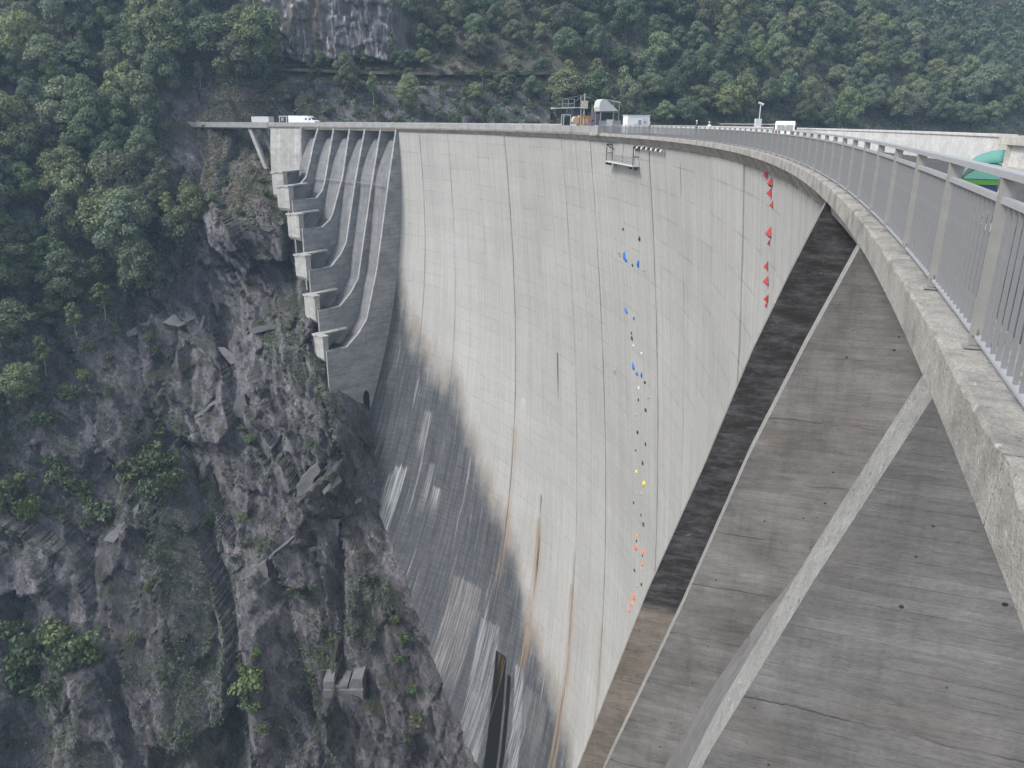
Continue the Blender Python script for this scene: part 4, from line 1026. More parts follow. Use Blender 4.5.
# bushes on the scrubby slope, the bare knoll and the rock
for i in range(26):
    x_ = -94 + 128 * (i + random.random() * .8) / 26; z_ = 17.2 + random.random() * 1.2; p = np.array([x_, float(ground_y(x_, z_)) - 3.5, z_])
    plant('dshrub' if i % 3 == 0 else 'shrub', p, random.uniform(.9, 1.5), 'bush along the narrow mountain road above the far crest', 'bush', 'bushes along the mountain road')
CLB = scatter(1200, (-98, -36), (18, 46), CLIFF, 5.0, seed=15)
for p in CLB:
    if random.random() < .38: plant(random.choice(['shrub', 'dshrub', 'bshrub']), p - np.array([0, 4.2, 0]), random.uniform(.5, 1.2), 'bush clinging to the grey cliff above the mountain road', 'bush', 'bushes on the cliff')
for i in range(9):
    x_ = -92 + 60 * i / 8 + random.uniform(-2, 2); z_ = 18.5 + random.random() * 3
    plant('tree', np.array([x_, float(ground_y(x_, z_)) - 2.0, z_]), random.uniform(.4, .75), 'broadleaf tree at the foot of the grey cliff', 'tree', 'trees at the foot of the cliff')
S_MID = scatter(2600, (-110, 40), (-4, 40), MID, 5.0, CLIFF, seed=9)
for p in S_MID[:120]:
    plant(random.choice(['shrub', 'dshrub', 'shrub', 'dshrub', 'bshrub']), up_hill(p), random.uniform(.9, 1.9), 'bush on the brown scrubby slope between the cliff and the crest', 'bush', 'bushes on the scrubby slope')
BUSH = [(150, 455, 3.2), (163, 470, 3.4), (140, 478, 3.0), (172, 488, 2.8), (155, 500, 3.0), (120, 470, 2.0), (160, 432, 2.2), (60, 480, 2.6), (52, 465, 2.2), (78, 490, 2.4), (100, 515, 2.6), (88, 525, 2.2), (86, 500, 2.2), (20, 490, 3.0), (8, 510, 3.0), (30, 520, 2.6),
        (12, 640, 3.2), (40, 655, 3.6), (60, 640, 3.0), (70, 670, 3.4), (30, 690, 3.2), (88, 660, 2.8), (20, 670, 2.8), (55, 700, 2.6), (248, 690, 2.6), (252, 710, 2.4), (245, 672, 2.2), (256, 655, 1.8), (262, 730, 2.2), (240, 725, 1.8),
        (395, 620, 2.0), (405, 640, 2.2), (412, 690, 1.9), (416, 722, 2.2), (400, 660, 2.0), (408, 740, 1.7), (290, 590, 2.2), (303, 596, 2.2), (315, 588, 1.8), (280, 580, 1.6),
        (155, 355, 2.2), (172, 360, 2.0), (150, 340, 1.8), (185, 370, 1.6), (110, 360, 1.8), (240, 430, 1.8), (250, 440, 1.8), (258, 455, 1.6), (205, 490, 1.6), (208, 520, 1.8), (135, 640, 1.8), (175, 750, 2.4), (185, 740, 2.0), (90, 350, 2.0), (85, 380, 2.2), (70, 400, 2.4), (48, 425, 2.6), (110, 395, 1.8), (150, 590, 1.8), (160, 560, 1.6), (242, 520, 1.9), (246, 545, 1.8), (235, 560, 1.6), (330, 640, 1.4),
        (252, 172, 1.6), (262, 182, 1.6), (258, 160, 1.4), (266, 196, 1.5), (240, 140, 1.5), (215, 105, 1.6), (206, 128, 1.3), (225, 185, 2.0), (212, 200, 2.0), (240, 215, 1.6)]
for i, (u, v, r) in enumerate(BUSH):
    p = cast(u, v)
    if p is None: continue
    kd = 'bshrub' if i % 3 == 0 else 'shrub'
    plant(kd, p - np.array([0, .3, .30 * r]), r / 1.5 * (1.15 if r < 2.3 else 1.75), 'green bush rooted in a cleft of the bare rock slope', 'bush', 'bushes on the bare rock')
S_ROCK = scatter(1500, (-200, -45), (-150, 5), [(0, 300), (215, 255), (300, 330), (340, 400), (420, 600), (470, 768), (0, 768)], 5.5, seed=12)
for p in S_ROCK:
    if float(fbm(np.array(p[0] / 16), np.array(p[2] / 16), 21)) > .57 and len(p):
        plant('shrub' if random.random() < .75 else 'bshrub', p - np.array([0, .2, .3]), random.uniform(.45, 1.0), 'small bush growing from a crack in the bare rock slope', 'bush', 'small bushes on the bare rock')

# low growth on ledges and on the forest floor
def tufts(name, n, xr, zr, size, mat, cond, seed):
    rng = np.random.default_rng(seed); x = rng.uniform(*xr, n); z = rng.uniform(*zr, n)
    y = ground_y(x, z); y2 = ground_y(x, z + .7); ok = cond(x, y, z, y2 - y)
    P = np.stack([x, y, z], -1)[ok]; P = np.repeat(P, 3, 0); m = len(P)
    P = P + rng.normal(size=(m, 3)) * size * .8 + np.array([0, -.12, .1])
    t = rng.normal(size=(m, 3)); t /= np.linalg.norm(t, axis=1)[:, None]; b = np.cross(t, rng.normal(size=(m, 3))); b /= np.linalg.norm(b, axis=1)[:, None]
    s = size * (.6 + .8 * rng.random(m))[:, None]
    V = np.stack([P - t * s, P - b * s * .6, P + t * s, P + b * s * .6], 1).reshape(-1, 3)
    return tag(mk(name, V, np.arange(4 * m).reshape(m, 4), M[mat]), kind='stuff')
tufts('ledge_growth', 150000, (-200, -20), (-160, 6), .27, 'leafs', lambda x, y, z, d: (d > .45) & (fbm(x / 13, z / 15, 61) + .22 * (np.clip(d, 0, 1.5) - .7) + .25 * gss(x, np.interp(z, [-150, -135, -116, -96, -82], [-70, -74, -79, -88, -100]), 7) * (z < -76) > .625), 31)
tufts('undergrowth', 24000, (-230, -70), (-90, 60), .55, 'leaf', lambda x, y, z, d: inpoly(project(np.stack([x, y, z], -1))[0], LEFT), 32)
tufts('undergrowth', 26000, (-110, 330), (-4, 70), .60, 'leaf', lambda x, y, z, d: inpoly(project(np.stack([x, y, z], -1))[0], RIGHT) | (inpoly(project(np.stack([x, y, z], -1))[0], MID) & (rng.random(len(x)) < .55) & ~inpoly(project(np.stack([x, y, z], -1))[0], CLIFF)), 33)
tufts('dry_grass', 15000, (-120, -66), (-26, 12), .24, 'drygrass', lambda x, y, z, d: (fbm(x / 9, z / 9, 65) > .44), 34)
# ================================================================== OBJECTS
def lthing(name, label, cat, loc, rz=0.0, group=None):
    o = thing(name, label, cat, loc, rz, group); del ROOTLOC[o.name]; return o

# ------------------------------------------------------------------ climbing holds on the dam face
def hold_mesh(kind, seed):
    rng = np.random.default_rng(seed)
    if kind == 'pyramid':      # base triangle on the wall, apex proud of it
        V = [(0, -.5, -.45), (0, .5, -.45), (0, 0.05, .62), (.52, .05, -.12), (-.25, 0, 0)]
        F = [(0, 1, 3), (1, 2, 3), (2, 0, 3), (0, 4, 1), (1, 4, 2), (2, 4, 0)]
    else:
        V = [(-.15, 0, 0)]; F = []
        n = 7
        for ring, (x, r) in enumerate(((0, 1.0), (.22, .92), (.42, .55))):
            for k in range(n):
                t = 2 * pi * k / n; q = r * (.75 + .5 * rng.random()) * .5
                V.append((x, q * cos(t), q * sin(t)))
        V.append((.5, 0.04, -.05))
        for k in range(n):
            F.append((0, 1 + (k + 1) % n, 1 + k))
            for ring in range(2):
                b = 1 + ring * n; F.append((b + k, b + (k + 1) % n, b + n + (k + 1) % n, b + n + k))
            F.append((1 + 2 * n + k, 1 + 2 * n + (k + 1) % n, len(V) - 1))
    return V, F
HM = {}
def hold(kind, mat, a, z, w, h, label, group, flip=0.0):
    key = (kind, mat)
    if key not in HM:
        V, F = hold_mesh(kind, len(HM) + 5); HM[key] = mk('climbing_hold', V, F, M[mat]); o = HM[key]
    else: o = link_copy(HM[key])
    s = float(sdam(a, z)) - .02
    o.location = tuple(pos(a, s, z)); o.rotation_euler = (flip, 0, heading(a)); o.scale = (min(w, h) * 1.0, w, h)
    o.rotation_mode = 'XYZ'
    return tag(o, label, 'climbing hold', group)
ORD = ['topmost', 'second from the top', 'third from the top', 'fourth from the top', 'fifth from the top', 'sixth from the top', 'seventh from the top', 'eighth from the top', 'ninth from the top', 'lowest']
REDS = [(42.2, -1.3, 1.9, .62), (40.1, -1.6, 1.3, .75), (40.3, -2.15, 1.4, .7), (39.5, -2.75, .7, .6), (39.8, -4.3, 1.2, .9), (40.1, -4.9, .5, .5), (40.5, -6.3, .9, .75), (40.2, -7.1, 1.25, .8), (39.9, -8.05, 1.0, .65), (40.1, -8.5, .5, .5)]
for i, (a, z, w, h) in enumerate(REDS):
    hold('pyramid', 'red', a, z, w * .48, h * .66, 'red pyramid climbing hold, %s of the red column on the dam' % ORD[i], 'red climbing holds', 0.25 * math.sin(i * 2.1))
def col(lst, kind, mat, word, w0, h0, group):
    n = len(lst)
    for i, (a, z) in enumerate(lst):
        wd = ('lowest' if i == n - 1 else (ORD[i] if i < 9 else '%s from the bottom' % ['', 'second', 'third', 'fourth', 'fifth', 'sixth', 'seventh', 'eighth', 'ninth', 'tenth'][n - 1 - i]))
        k = .8 + .45 * ((i * 37) % 10) / 10
        hold(kind, mat, a, z, w0 * k * .72, h0 * k * .8, '%s climbing hold bolted on the dam face, %s of its colour' % (word, wd), group, i * 1.3)
col([(107.5, -17.4), (101.5, -16.8), (109.2, -25.3), (104.9, -25.4), (106.1, -33.1), (104.4, -33.7), (101.9, -33.1)], 'lump', 'blue', 'blue', 1.5, .75, 'blue climbing holds')
col([(108.6, -13.1), (100.4, -13.3), (104.6, -17.6), (106.6, -28.1), (106.4, -28.8), (100.3, -33.7), (103.9, -37.7), (99.9, -37.8), (104.6, -43.2), (100.3, -43.3), (105.8, -46.8), (101.8, -47.1), (106.9, -56.5), (102.7, -56.4), (101.1, -57.1), (104.9, -62.3), (101.3, -62.8), (105.7, -68.3), (101.3, -68.0)], 'lump', 'navy', 'dark', 1.0, .62, 'dark climbing holds')
col([(105.9, -29.8), (101.7, -29.8), (103.7, -35.7)], 'lump', 'whitep', 'white', .8, .5, 'white climbing holds')
col([(105.3, -50.2), (100.9, -50.1)], 'lump', 'yellow', 'yellow', 1.5, 1.0, 'yellow climbing holds')
col([(104.6, -61.2), (105.1, -63.7), (100.5, -61.6), (101.1, -64.2), (105.5, -73.2), (106.8, -75.6), (107.8, -77.6)], 'lump', 'salmon', 'orange', 1.5, .95, 'orange climbing holds')
col([(103.0, -39.5), (105.2, -40.6), (101.8, -41), (104.2, -48.6), (102.6, -52.6), (104.9, -53.8), (103.3, -59.0), (102.1, -65.6), (104.0, -70.2)], 'lump', 'greyp', 'small grey', .9, .5, 'grey climbing holds')
hold('lump', 'blue', 108.3, -17.0, 1.7, .8, 'large blue climbing hold at the left of the upper blue cluster', 'blue climbing holds', 2.0)
for i, (a, z, w) in enumerate([(111.1, -17.0, 'left of the upper blue holds'), (98.4, -17.3, 'right of the upper blue holds'), (97.9, -35.3, 'right of the faint pale holds'), (116.4, -37.2, 'left of the climbing route midway down')]):
    o = lthing('anchor', 'grey steel rope anchor on the dam, ' + w, 'anchor', tuple(pos(a, float(sdam(a, z)), z)), heading(a), 'rope anchors on the dam')
    mb = MB(); mb.box(-.05, .04, -.55, .55, -.35, .35); mb.build('plate', M['greyp'], o)
    mb = MB(); mb.tube((.04, 0, .1), (.5, 0, .0), .07, .06, 6); mb.tube((.5, -.2, 0), (.5, .2, 0), .06, .06, 6); mb.build('arm', M['greyp'], o)

# ------------------------------------------------------------------ hanging platform under the ledge
hp = lthing('hanging_platform', 'metal work platform hanging on the dam just under the crest ledge', 'platform', tuple(pos(105.0, 0, -3.75)), heading(105.0))
s0 = float(sdam(106.3, -4)) + .08
y0, y1 = -6.7, 6.7
mb = MB(); mb.box(s0 + .1, s0 + 1.1, y0, y1, -.12, 0.06); mb.build('deck', M['offwhite'], hp)
for yy in (y0 + .1, y1 - .1):
    mb = MB()
    for x in (s0 + .15, s0 + 1.05): mb.tube((x, yy, .06), (x, yy, 2.3), .06, .06, 6)
    mb.tube((s0 + .15, yy, 2.3), (s0 + 1.05, yy, 2.3), .09, .09, 6); mb.tube((s0 + .15, yy, 1.1), (s0 + 1.05, yy, 1.1), .07, .07, 6)
    mb.tube((s0 + .15, yy - .9, 1.7), (s0 + 1.05, yy, 2.3), .07, .07, 6); mb.tube((s0 + .15, yy + .9, 1.5), (s0 + .6, yy, 2.3), .07, .07, 6)
    mb.build('end_frame', M['navy'], hp)
for zz in (.55, 1.05):
    mb = MB(); mb.tube((s0 + 1.05, y0, zz), (s0 + 1.05, y1, zz), .05, .05, 6); mb.build('handrail', M['steel'], hp)
for k in range(14):
    yy = y0 + 1.0 + (y1 - y0 - 2.0) * k / 13
    mb = MB(); mb.tube((s0 + 1.05, yy, .06), (s0 + 1.05, yy, 1.05), .055, .055, 5); mb.build('upright', M['steel'], hp)
for yy in (y0 + 1.2, 0, y1 - 1.0):
    mb = MB(); mb.tube((s0 + .6, yy, 0), (s0 + .45, yy, 2.75), .03, .03, 5); mb.build('cable', M['navy'], hp)
for yy in (y0 - .4, y0 + 1.3, y1 - 2.0, y1 + .3):
    mb = MB(); mb.cbox((s0 + .8, yy, -.35), (.3, .6, .3)); mb.build('bracket', M['navy'], hp)
sn = lthing('bracket_row', 'zigzag row of white and dark brackets under the crest ledge right of the hanging platform', 'brackets', tuple(pos(93, 0, -1.45)), heading(93))
for k in range(12):
    a = 99.0 - k * 1.15; p = pos(a, -.32, -1.42) - pos(93, 0, -1.45); h = heading(93)
    lx = p[0] * cos(-h) - p[1] * sin(-h); ly = p[0] * sin(-h) + p[1] * cos(-h)
    mb = MB(); mb.hexa([(lx - .12, ly - .5, -.16), (lx + .12, ly - .5, -.16), (lx + .12, ly + .1, -.16), (lx - .12, ly + .1, -.16), (lx - .12, ly - .1, .14), (lx + .12, ly - .1, .14), (lx + .12, ly + .5, .14), (lx - .12, ly + .5, .14)])
    mb.build('bracket', M['white' if k % 2 else 'navy'], sn)

# ------------------------------------------------------------------ jump gantry and site gear on the crest
def wpx(a, s): return tuple(pos(a, s, -.015))
g = lthing('gantry', 'steel mast with a lattice boom and basket reaching over the crest parapet', 'gantry', wpx(128.8, -1.9), heading(128.8))
mb = MB(); mb.tube((0, -.5, 0), (0.05, -.1, 5.9), .11, .09, 7); mb.build('mast', M['offwhite'], g)
mb = MB(); mb.tube((.75, .5, 0), (.8, .2, 5.5), .11, .09, 7); mb.build('mast', M['steel'], g)
mb = MB()
mb.tube((0, 0, 3.75), (5.4, 0, 3.6), .07, .07, 6); mb.tube((0, .35, 3.75), (5.4, .35, 3.6), .07, .07, 6); mb.box(5.0, 5.7, -.1, .5, 3.5, 3.72)
mb.build('boom', M['offwhite'], g)
mb = MB()
for x in (1.9, 2.9, 3.9): mb.tube((x, .2, 3.7), (x, .2, 5.0), .06, .06, 5)
for z in (3.75, 4.35, 5.0): mb.tube((1.9, .2, z), (3.9, .2, z), .055, .055, 5)
mb.tube((1.9, .2, 3.75), (2.9, .2, 4.35), .04, .04, 5); mb.tube((2.9, .2, 4.35), (3.9, .2, 3.75), .04, .04, 5)
mb.build('basket', M['steel'], g)
for p, q in (((.05, -.1, 5.7), (3.9, .2, 5.0)), ((.05, -.1, 5.7), (1.9, .2, 4.6)), ((.1, 0, 5.6), (-2.6, 0, 4.4)), ((5.4, .2, 3.6), (5.0, .2, 2.4)), ((5.0, .2, 2.4), (3.9, .2, 1.5)), ((3.2, .2, 3.7), (3.2, .2, 2.2)), ((2.4, .2, 3.7), (2.2, .2, 1.9))):
    mb = MB(); mb.tube(p, q, .035, .035, 5); mb.build('cable', M['steel'], g)
mb = MB(); mb.cbox((.1, .1, 4.2), (.9, .6, 1.2)); mb.build('winch_box', M['cream'], g)
for sgn in (-1, 1):
    mb = MB(); mb.tube((0.3, 0, 2.8), (-.9 if sgn < 0 else 1.1, sgn * .6, 0), .06, .06, 5); mb.build('brace', M['steel'], g)
w = lthing('winch', 'orange winch machine with a cream drum beside the steel mast', 'machine', wpx(130.5, -2.3), heading(130.5))
mb = MB(); mb.prism([(-.85, -.55, .6), (1.0, -.55, .6), (1.0, -.55, 2.1), (.85, -.55, 2.55), (-.85, -.55, 2.55)], (0, 0, 0), (0, 1.1, 0)); mb.build('housing', M['orange'], w)
mb = MB(); mb.tube((1.35, -.5, 1.8), (1.35, .5, 1.8), .62, .62, 14); mb.build('drum', M['cream'], w)
mb = MB(); mb.box(-.9, 1.9, -.6, .6, .35, .597)
for x in (-.7, 1.6):
    for y in (-.5, .5): mb.box(x - .08, x + .08, y - .08, y + .08, 0, .349)
mb.build('skid', M['red'], w)
mb = MB(); mb.box(-.6, .2, -.553, .556, 1.3, 2.0); mb.build('hatch', M['cream'], w)
c = lthing('control_stand', 'dark open control stand with pale frame left of the orange winch', 'machine', wpx(135.6, -1.1), heading(135.6))
mb = MB(); mb.box(-.55, .55, -.5, .5, .9, 2.5); mb.build('box', M['tarp_dark'], c)
mb = MB()
for x in (-.6, .6):
    for y in (-.55, .55): mb.tube((x, y, 0), (x, y, 2.7), .06, .06, 5)
mb.tube((-.6, -.55, 2.7), (.6, -.55, 2.7), .06, .06, 5); mb.tube((-.6, .55, 2.7), (.6, .55, 2.7), .06, .06, 5); mb.tube((-.6, .55, .9), (.6, .55, .9), .06, .06, 5)
mb.build('frame', M['offwhite'], c)
t_ = lthing('covered_gear', 'mound of gear under dark mauve cloth between the mast and the shelter', 'equipment', wpx(126.3, -2.6), heading(126.3))
rng = np.random.default_rng(5); mb = MB()
nu, nv_ = 14, 8; V = []; F = []
for j in range(nv_):
    for i in range(nu):
        th = 2 * pi * i / nu; r = (1.05 - .5 * (j / (nv_ - 1)) ** 1.5) * (1 + .12 * math.sin(3 * th + j) + .06 * rng.normal()); V.append((r * cos(th) * .9, r * sin(th), 3.2 * (j / (nv_ - 1)) ** .9))
for j in range(nv_ - 1):
    for i in range(nu): F.append((j * nu + i, j * nu + (i + 1) % nu, (j + 1) * nu + (i + 1) % nu, (j + 1) * nu + i))
F.append(tuple((nv_ - 1) * nu + i for i in range(nu))); mk('cover', V, F, M['tarp_mauve'], t_)
for k in range(4):
    mb = MB(); mb.tube((.7 * cos(k * 1.7), .7 * sin(k * 1.7), 0), (.4 * cos(k * 1.7 + .5), .4 * sin(k * 1.7 + .5), 3.6 + .2 * k), .04, .03, 5); mb.build('pole', M['cream'], t_)
h = lthing('shelter', 'tall open steel shelter with a sloping silver tarpaulin roof on the crest', 'shelter', wpx(121.5, -3.0), heading(121.5))
mb = MB()
for x in (-1.5, -.6, 1.4):
    for y in (-1.2, 1.2): mb.tube((x, y, 0), (x, y, 4.5 if x < 0 else 3.3), .06, .06, 6)
for y in (-1.2, 1.2):
    mb.tube((-1.5, y, 4.5), (.9, y, 4.75), .06, .06, 6); mb.tube((-1.5, y, 3.0), (1.4, y, 3.0), .05, .05, 6); mb.tube((-1.5, y, 1.5), (1.4, y, 1.5), .05, .05, 6)
mb.build('frame', M['steel'], h)
P = [(1.55, 4.55), (1.2, 4.85), (.6, 4.75), (-.2, 4.1), (-1.25, 3.25), (-1.3, 3.15), (1.6, 3.1), (1.75, 3.7)]
mb = MB(); mb.prism([(x, -1.35, z) for x, z in P], (0, 0, 0), (0, 2.7, 0)); mb.build('roof', M['silver'], h)
mb = MB(); P = [(1.25, 4.87), (.65, 4.80), (-.7, 4.62), (-1.7, 4.40), (-1.7, 4.30), (-.7, 4.5), (.65, 4.76)]
mb.prism([(x, -1.3, z) for x, z in P], (0, 0, 0), (0, 2.6, 0)); mb.build('upper_sheet', M['offwhite'], h)
mb = MB(); mb.box(-.5, 1.3, -1.1, 1.1, .1, 2.95); mb.build('back_cloth', M['tarp_dark'], h)
for i, (a, ss, hh, m) in enumerate(((117.6, -1.1, 1.75, 'steel'), (114.6, -1.2, 1.9, 'offwhite'), (111.8, -1.3, 1.75, 'steel'))):
    b = lthing('barrier', ['grey sheet metal barrier below the silver shelter', 'pale sheet metal barrier between the two grey ones', 'grey sheet metal barrier beside the white site cabin'][i], 'barrier', wpx(a, ss), heading(a), 'barriers on the crest')
    mb = MB(); mb.box(-.55, .55, -.04, .04, .15, hh); mb.build('sheet', M[m], b)
    for x in (-.57, .57):
        mb = MB(); mb.tube((x, .045, 0), (x, .045, hh + .05), .03, .03, 6); mb.build('leg', M['steel'], b)
    mb = MB(); mb.cbox((0, 0, .03), (1.3, .5, .05)); mb.build('foot', M['steel'], b)
k_ = lthing('site_cabin', 'white site cabin with a small grey window standing on the crest', 'cabin', wpx(107.2, -2.7), heading(107.2))
mb = MB(); mb.box(-1.55, 1.55, -1.1, 1.1, .12, 2.38); mb.build('wall', M['white'], k_)
mb = MB(); mb.box(-1.62, 1.62, -1.17, 1.17, 2.383, 2.48); mb.build('roof', M['offwhite'], k_)
for nm, x0, x1, z0, z1, m in (('window', -.35, .05, 1.25, 1.85, 'steel'), ('door', -1.2, -.5, .2, 2.1, 'offwhite'), ('panel', .1, .55, .9, 1.4, 'offwhite'), ('vent', -1.0, -.75, 1.4, 1.7, 'steel')):
    mb = MB(); mb.box(x0, x1, 1.085, 1.14, z0, z1); mb.build(nm, M[m], k_)
for x in (-1.3, 1.3):
    mb = MB(); mb.box(x - .1, x + .1, -1.0, 1.0, 0, .118); mb.build('skid', M['steel'], k_)

# ------------------------------------------------------------------ people behind the railing
def person(label, a, s, H, top, legs, hat, rz):
    root = lthing('person', label, 'person', tuple(pos(a, s, -.012)), heading(a) + rz, 'people on the crest')
    k = H / 1.75
    V = [(0, 0, .95), (0, 0, 1.15), (0, 0, 1.38), (0, 0, 1.50), (.01, 0, 1.60), (.02, 0, 1.69),
         (0, .10, .90), (.02, .11, .50), (0, .11, .08), (.13, .12, .03), (0, -.10, .90), (.03, -.11, .50), (-.02, -.11, .08), (.11, -.12, .03),
         (0, .19, 1.40), (.03, .25, 1.13), (.20, .22, .98), (.27, .20, .95), (0, -.19, 1.40), (.03, -.25, 1.13), (.18, -.22, .97), (.25, -.2, .94)]
    E = [(0, 1), (1, 2), (2, 3), (3, 4), (4, 5), (0, 6), (6, 7), (7, 8), (8, 9), (0, 10), (10, 11), (11, 12), (12, 13), (2, 14), (14, 15), (15, 16), (16, 17), (2, 18), (18, 19), (19, 20), (20, 21)]
    Rr = [.15, .13, .15, .06, .085, .085, .09, .062, .045, .04, .09, .062, .045, .04, .06, .045, .035, .038, .06, .045, .035, .038]
    me = bpy.data.meshes.new('body'); me.from_pydata([tuple(np.array(v) * k) for v in V], E, []); me.update()
    o = bpy.data.objects.new('body', me); COL.objects.link(o); o.parent = root
    md = o.modifiers.new('skin', 'SKIN')
    for i, r in enumerate(Rr): me.skin_vertices[0].data[i].radius = (r * k, r * k * (1.15 if i in (1, 2) else 1)); me.skin_vertices[0].data[i].use_root = (i == 0)
    o.modifiers.new('sub', 'SUBSURF').levels = 1; o.modifiers['sub'].render_levels = 1
    dg = bpy.context.evaluated_depsgraph_get(); dg.update(); m2 = bpy.data.meshes.new_from_object(o.evaluated_get(dg))
    o.modifiers.clear(); o.data = m2
    for mt in (M['skin'], M[top], M[legs]): m2.materials.append(mt)
    for pl in m2.polygons:
        c3 = pl.center; z = c3.z / k
        pl.material_index = 2 if z < .95 else (1 if (z < 1.47 and not (c3.x > .16 * k)) else 0); pl.use_smooth = True
    mb = MB(); n = 10; VV = []; FF = []
    for j in range(5):
        ph = pi / 2 * j / 4
        for i in range(n): VV.append((.02 * k + .105 * k * cos(ph) * cos(2 * pi * i / n), .105 * k * cos(ph) * sin(2 * pi * i / n), 1.66 * k + .125 * k * sin(ph)))
    for j in range(4):
        for i in range(n): FF.append((j * n + i, j * n + (i + 1) % n, (j + 1) * n + (i + 1) % n, (j + 1) * n + i))
    mk('hat' if hat == 'cream' else 'hair', VV, FF, M[hat], root, smooth=True)
    return root
person('person in a tan hat and brown top leaning by the far railing', 75.0, -1.2, 1.74, 'bark', 'tarp_dark', 'cream', 0)
person('person in pale grey clothes behind the railing left of the white van', 71.5, -1.6, 1.62, 'offwhite', 'steel', 'offwhite', .6)
person('person with dark hair and a reddish brown top right of the white cabin', 96.4, -1.4, 1.72, 'tarp_mauve', 'tarp_dark', 'bark', -.4)

# ------------------------------------------------------------------ vehicles
def wheel(parent, x, y, r=.31, w=.2):
    mb = MB(); mb.tube((x - w / 2, y, r), (x + w / 2, y, r), r, r, 16); wh = mb.build('wheel', M['black'], parent)
    mb = MB(); mb.tube((x - w / 2 - .006, y, r), (x + w / 2 + .006, y, r), r * .6, r * .6, 12); mb.build('rim', M['offwhite'], wh)
v = lthing('van', 'small white van parked end-on behind the railing below the camera pole', 'van', wpx(60.0, -5.2), heading(60) - radians(15))
v.scale = (.92, 1, .99)
P = [(-1.7, .3), (2.0, .3), (2.0, .8), (1.92, 1.45), (1.75, 1.66), (-.1, 1.70), (-.75, 1.62), (-1.25, 1.02), (-1.7, .92)]
mb = MB(); mb.prism([(-.78, y, z) for y, z in P], (0, 0, 0), (1.56, 0, 0)); bd = mb.build('body', M['white'], v)
bv = bd.modifiers.new('round', 'BEVEL'); bv.width = .06; bv.segments = 2; bv.limit_method = 'ANGLE'
for x0, x1 in ((-.62, -.06), (.06, .62)):
    mb = MB(); mb.hexa([(x0, 1.90, 1.05), (x1, 1.90, 1.05), (x1, 1.995, 1.05), (x0, 1.995, 1.05), (x0, 1.84, 1.42), (x1, 1.84, 1.42), (x1, 1.945, 1.42), (x0, 1.945, 1.42)]); mb.build('rear_window', M['steel'], v)
for sx in (-1, 1):
    mb = MB(); mb.cbox((sx * .86, -.85, 1.15), (.16, .1, .2)); mb.build('mirror', M['black'], v)
    mb = MB(); mb.cbox((sx * .66, 1.99, .85), (.14, .06, .3)); mb.build('tail_light', M['red'], v)
    for y in (-1.1, 1.3): wheel(v, sx * .69, y)
    mb = MB(); mb.box(sx * .765 - .03, sx * .765 + .03, -.55, .3, 1.1, 1.5); mb.build('side_window', M['glass'], v)
mb = MB(); mb.box(-.72, .72, 1.96, 2.06, .34, .5); mb.build('bumper', M['steel'], v)
mb = MB(); mb.box(-.012, .012, 1.99, 2.012, .52, 1.35); mb.build('door_gap', M['black'], v)

t = lthing('camper_truck', 'long white camper truck with a sloping bonnet parked on the far end of the crest', 'truck', wpx(269.0, -3.2), heading(269) + .12)
mb = MB(); mb.prism([(-1.15, y, z) for y, z in [(-4.4, .6), (4.0, .6), (4.0, 2.55), (3.7, 2.95), (-4.2, 3.0), (-4.4, 2.85)]], (0, 0, 0), (2.3, 0, 0)); mb.build('body', M['white'], t)
mb = MB(); mb.prism([(-1.05, y, z) for y, z in [(4.003, .6), (6.4, .6), (6.45, 1.5), (5.6, 1.75), (4.8, 2.5), (4.003, 2.55)]], (0, 0, 0), (2.1, 0, 0)); mb.build('cab', M['white'], t)
mb = MB(); mb.hexa([(-.95, 4.86, 2.48), (.95, 4.86, 2.48), (.95, 4.80, 2.40), (-.95, 4.80, 2.40), (-.95, 5.63, 1.80), (.95, 5.63, 1.80), (.95, 5.57, 1.74), (-.95, 5.57, 1.74)]); mb.build('windscreen', M['glass'], t)
for y0_, y1_ in ((2.6, 3.4),):
    mb = MB(); mb.box(1.12, 1.165, y0_, y1_, 1.75, 2.3); mb.build('side_window', M['glass'], t)
mb = MB(); mb.box(1.03, 1.07, 4.15, 4.9, 1.75, 2.3); mb.build('side_window', M['glass'], t)
for sx in (-1, 1):
    for y in (-2.8, 5.3): wheel(t, sx * .95, y, .42, .26)
tr = lthing('box_trailer', 'white framed box trailer with an open dark end behind the camper truck', 'trailer', wpx(276.2, -3.0), heading(276.2) + .1)
mb = MB(); mb.box(-1.1, 1.1, -1.6, 1.6, .6, .75); mb.box(-1.1, 1.1, -1.6, 1.6, 2.75, 2.9)
for x in (-1.04, 1.04):
    for y in (-1.52, 1.52): mb.box(x - .07, x + .07, y - .08, y + .08, .751, 2.749)
mb.build('frame', M['white'], tr)
mb = MB(); mb.box(-1.0, .9, -1.3, 1.3, .752, 2.748); mb.build('load', M['tarp_dark'], tr)
mb = MB(); mb.box(.92, 1.02, -.9, .2, 1.4, 2.5); mb.build('panel', M['steel'], tr)
for sx in (-1, 1): wheel(tr, sx * .9, 0, .35, .2)
gc = lthing('site_container', 'pale grey flat-roofed container standing on the far approach bridge', 'container', wpx(287.5, -3.6), heading(287.5) + .1)
mb = MB(); mb.box(-1.2, 1.2, -3.6, 3.6, .1, 2.7); mb.build('wall', M['offwhite'], gc)
mb = MB(); mb.box(-1.25, 1.25, -3.65, 3.65, 2.703, 2.82); mb.build('roof', M['steel'], gc)
for k in range(11):
    mb = MB(); mb.box(1.17, 1.235, -3.4 + k * .66, -3.2 + k * .66, .2, 2.6); mb.build('rib', M['offwhite'], gc)
mb = MB(); mb.box(-1.1, 1.1, -3.5, 3.5, 0, .098); mb.build('base', M['steel'], gc)

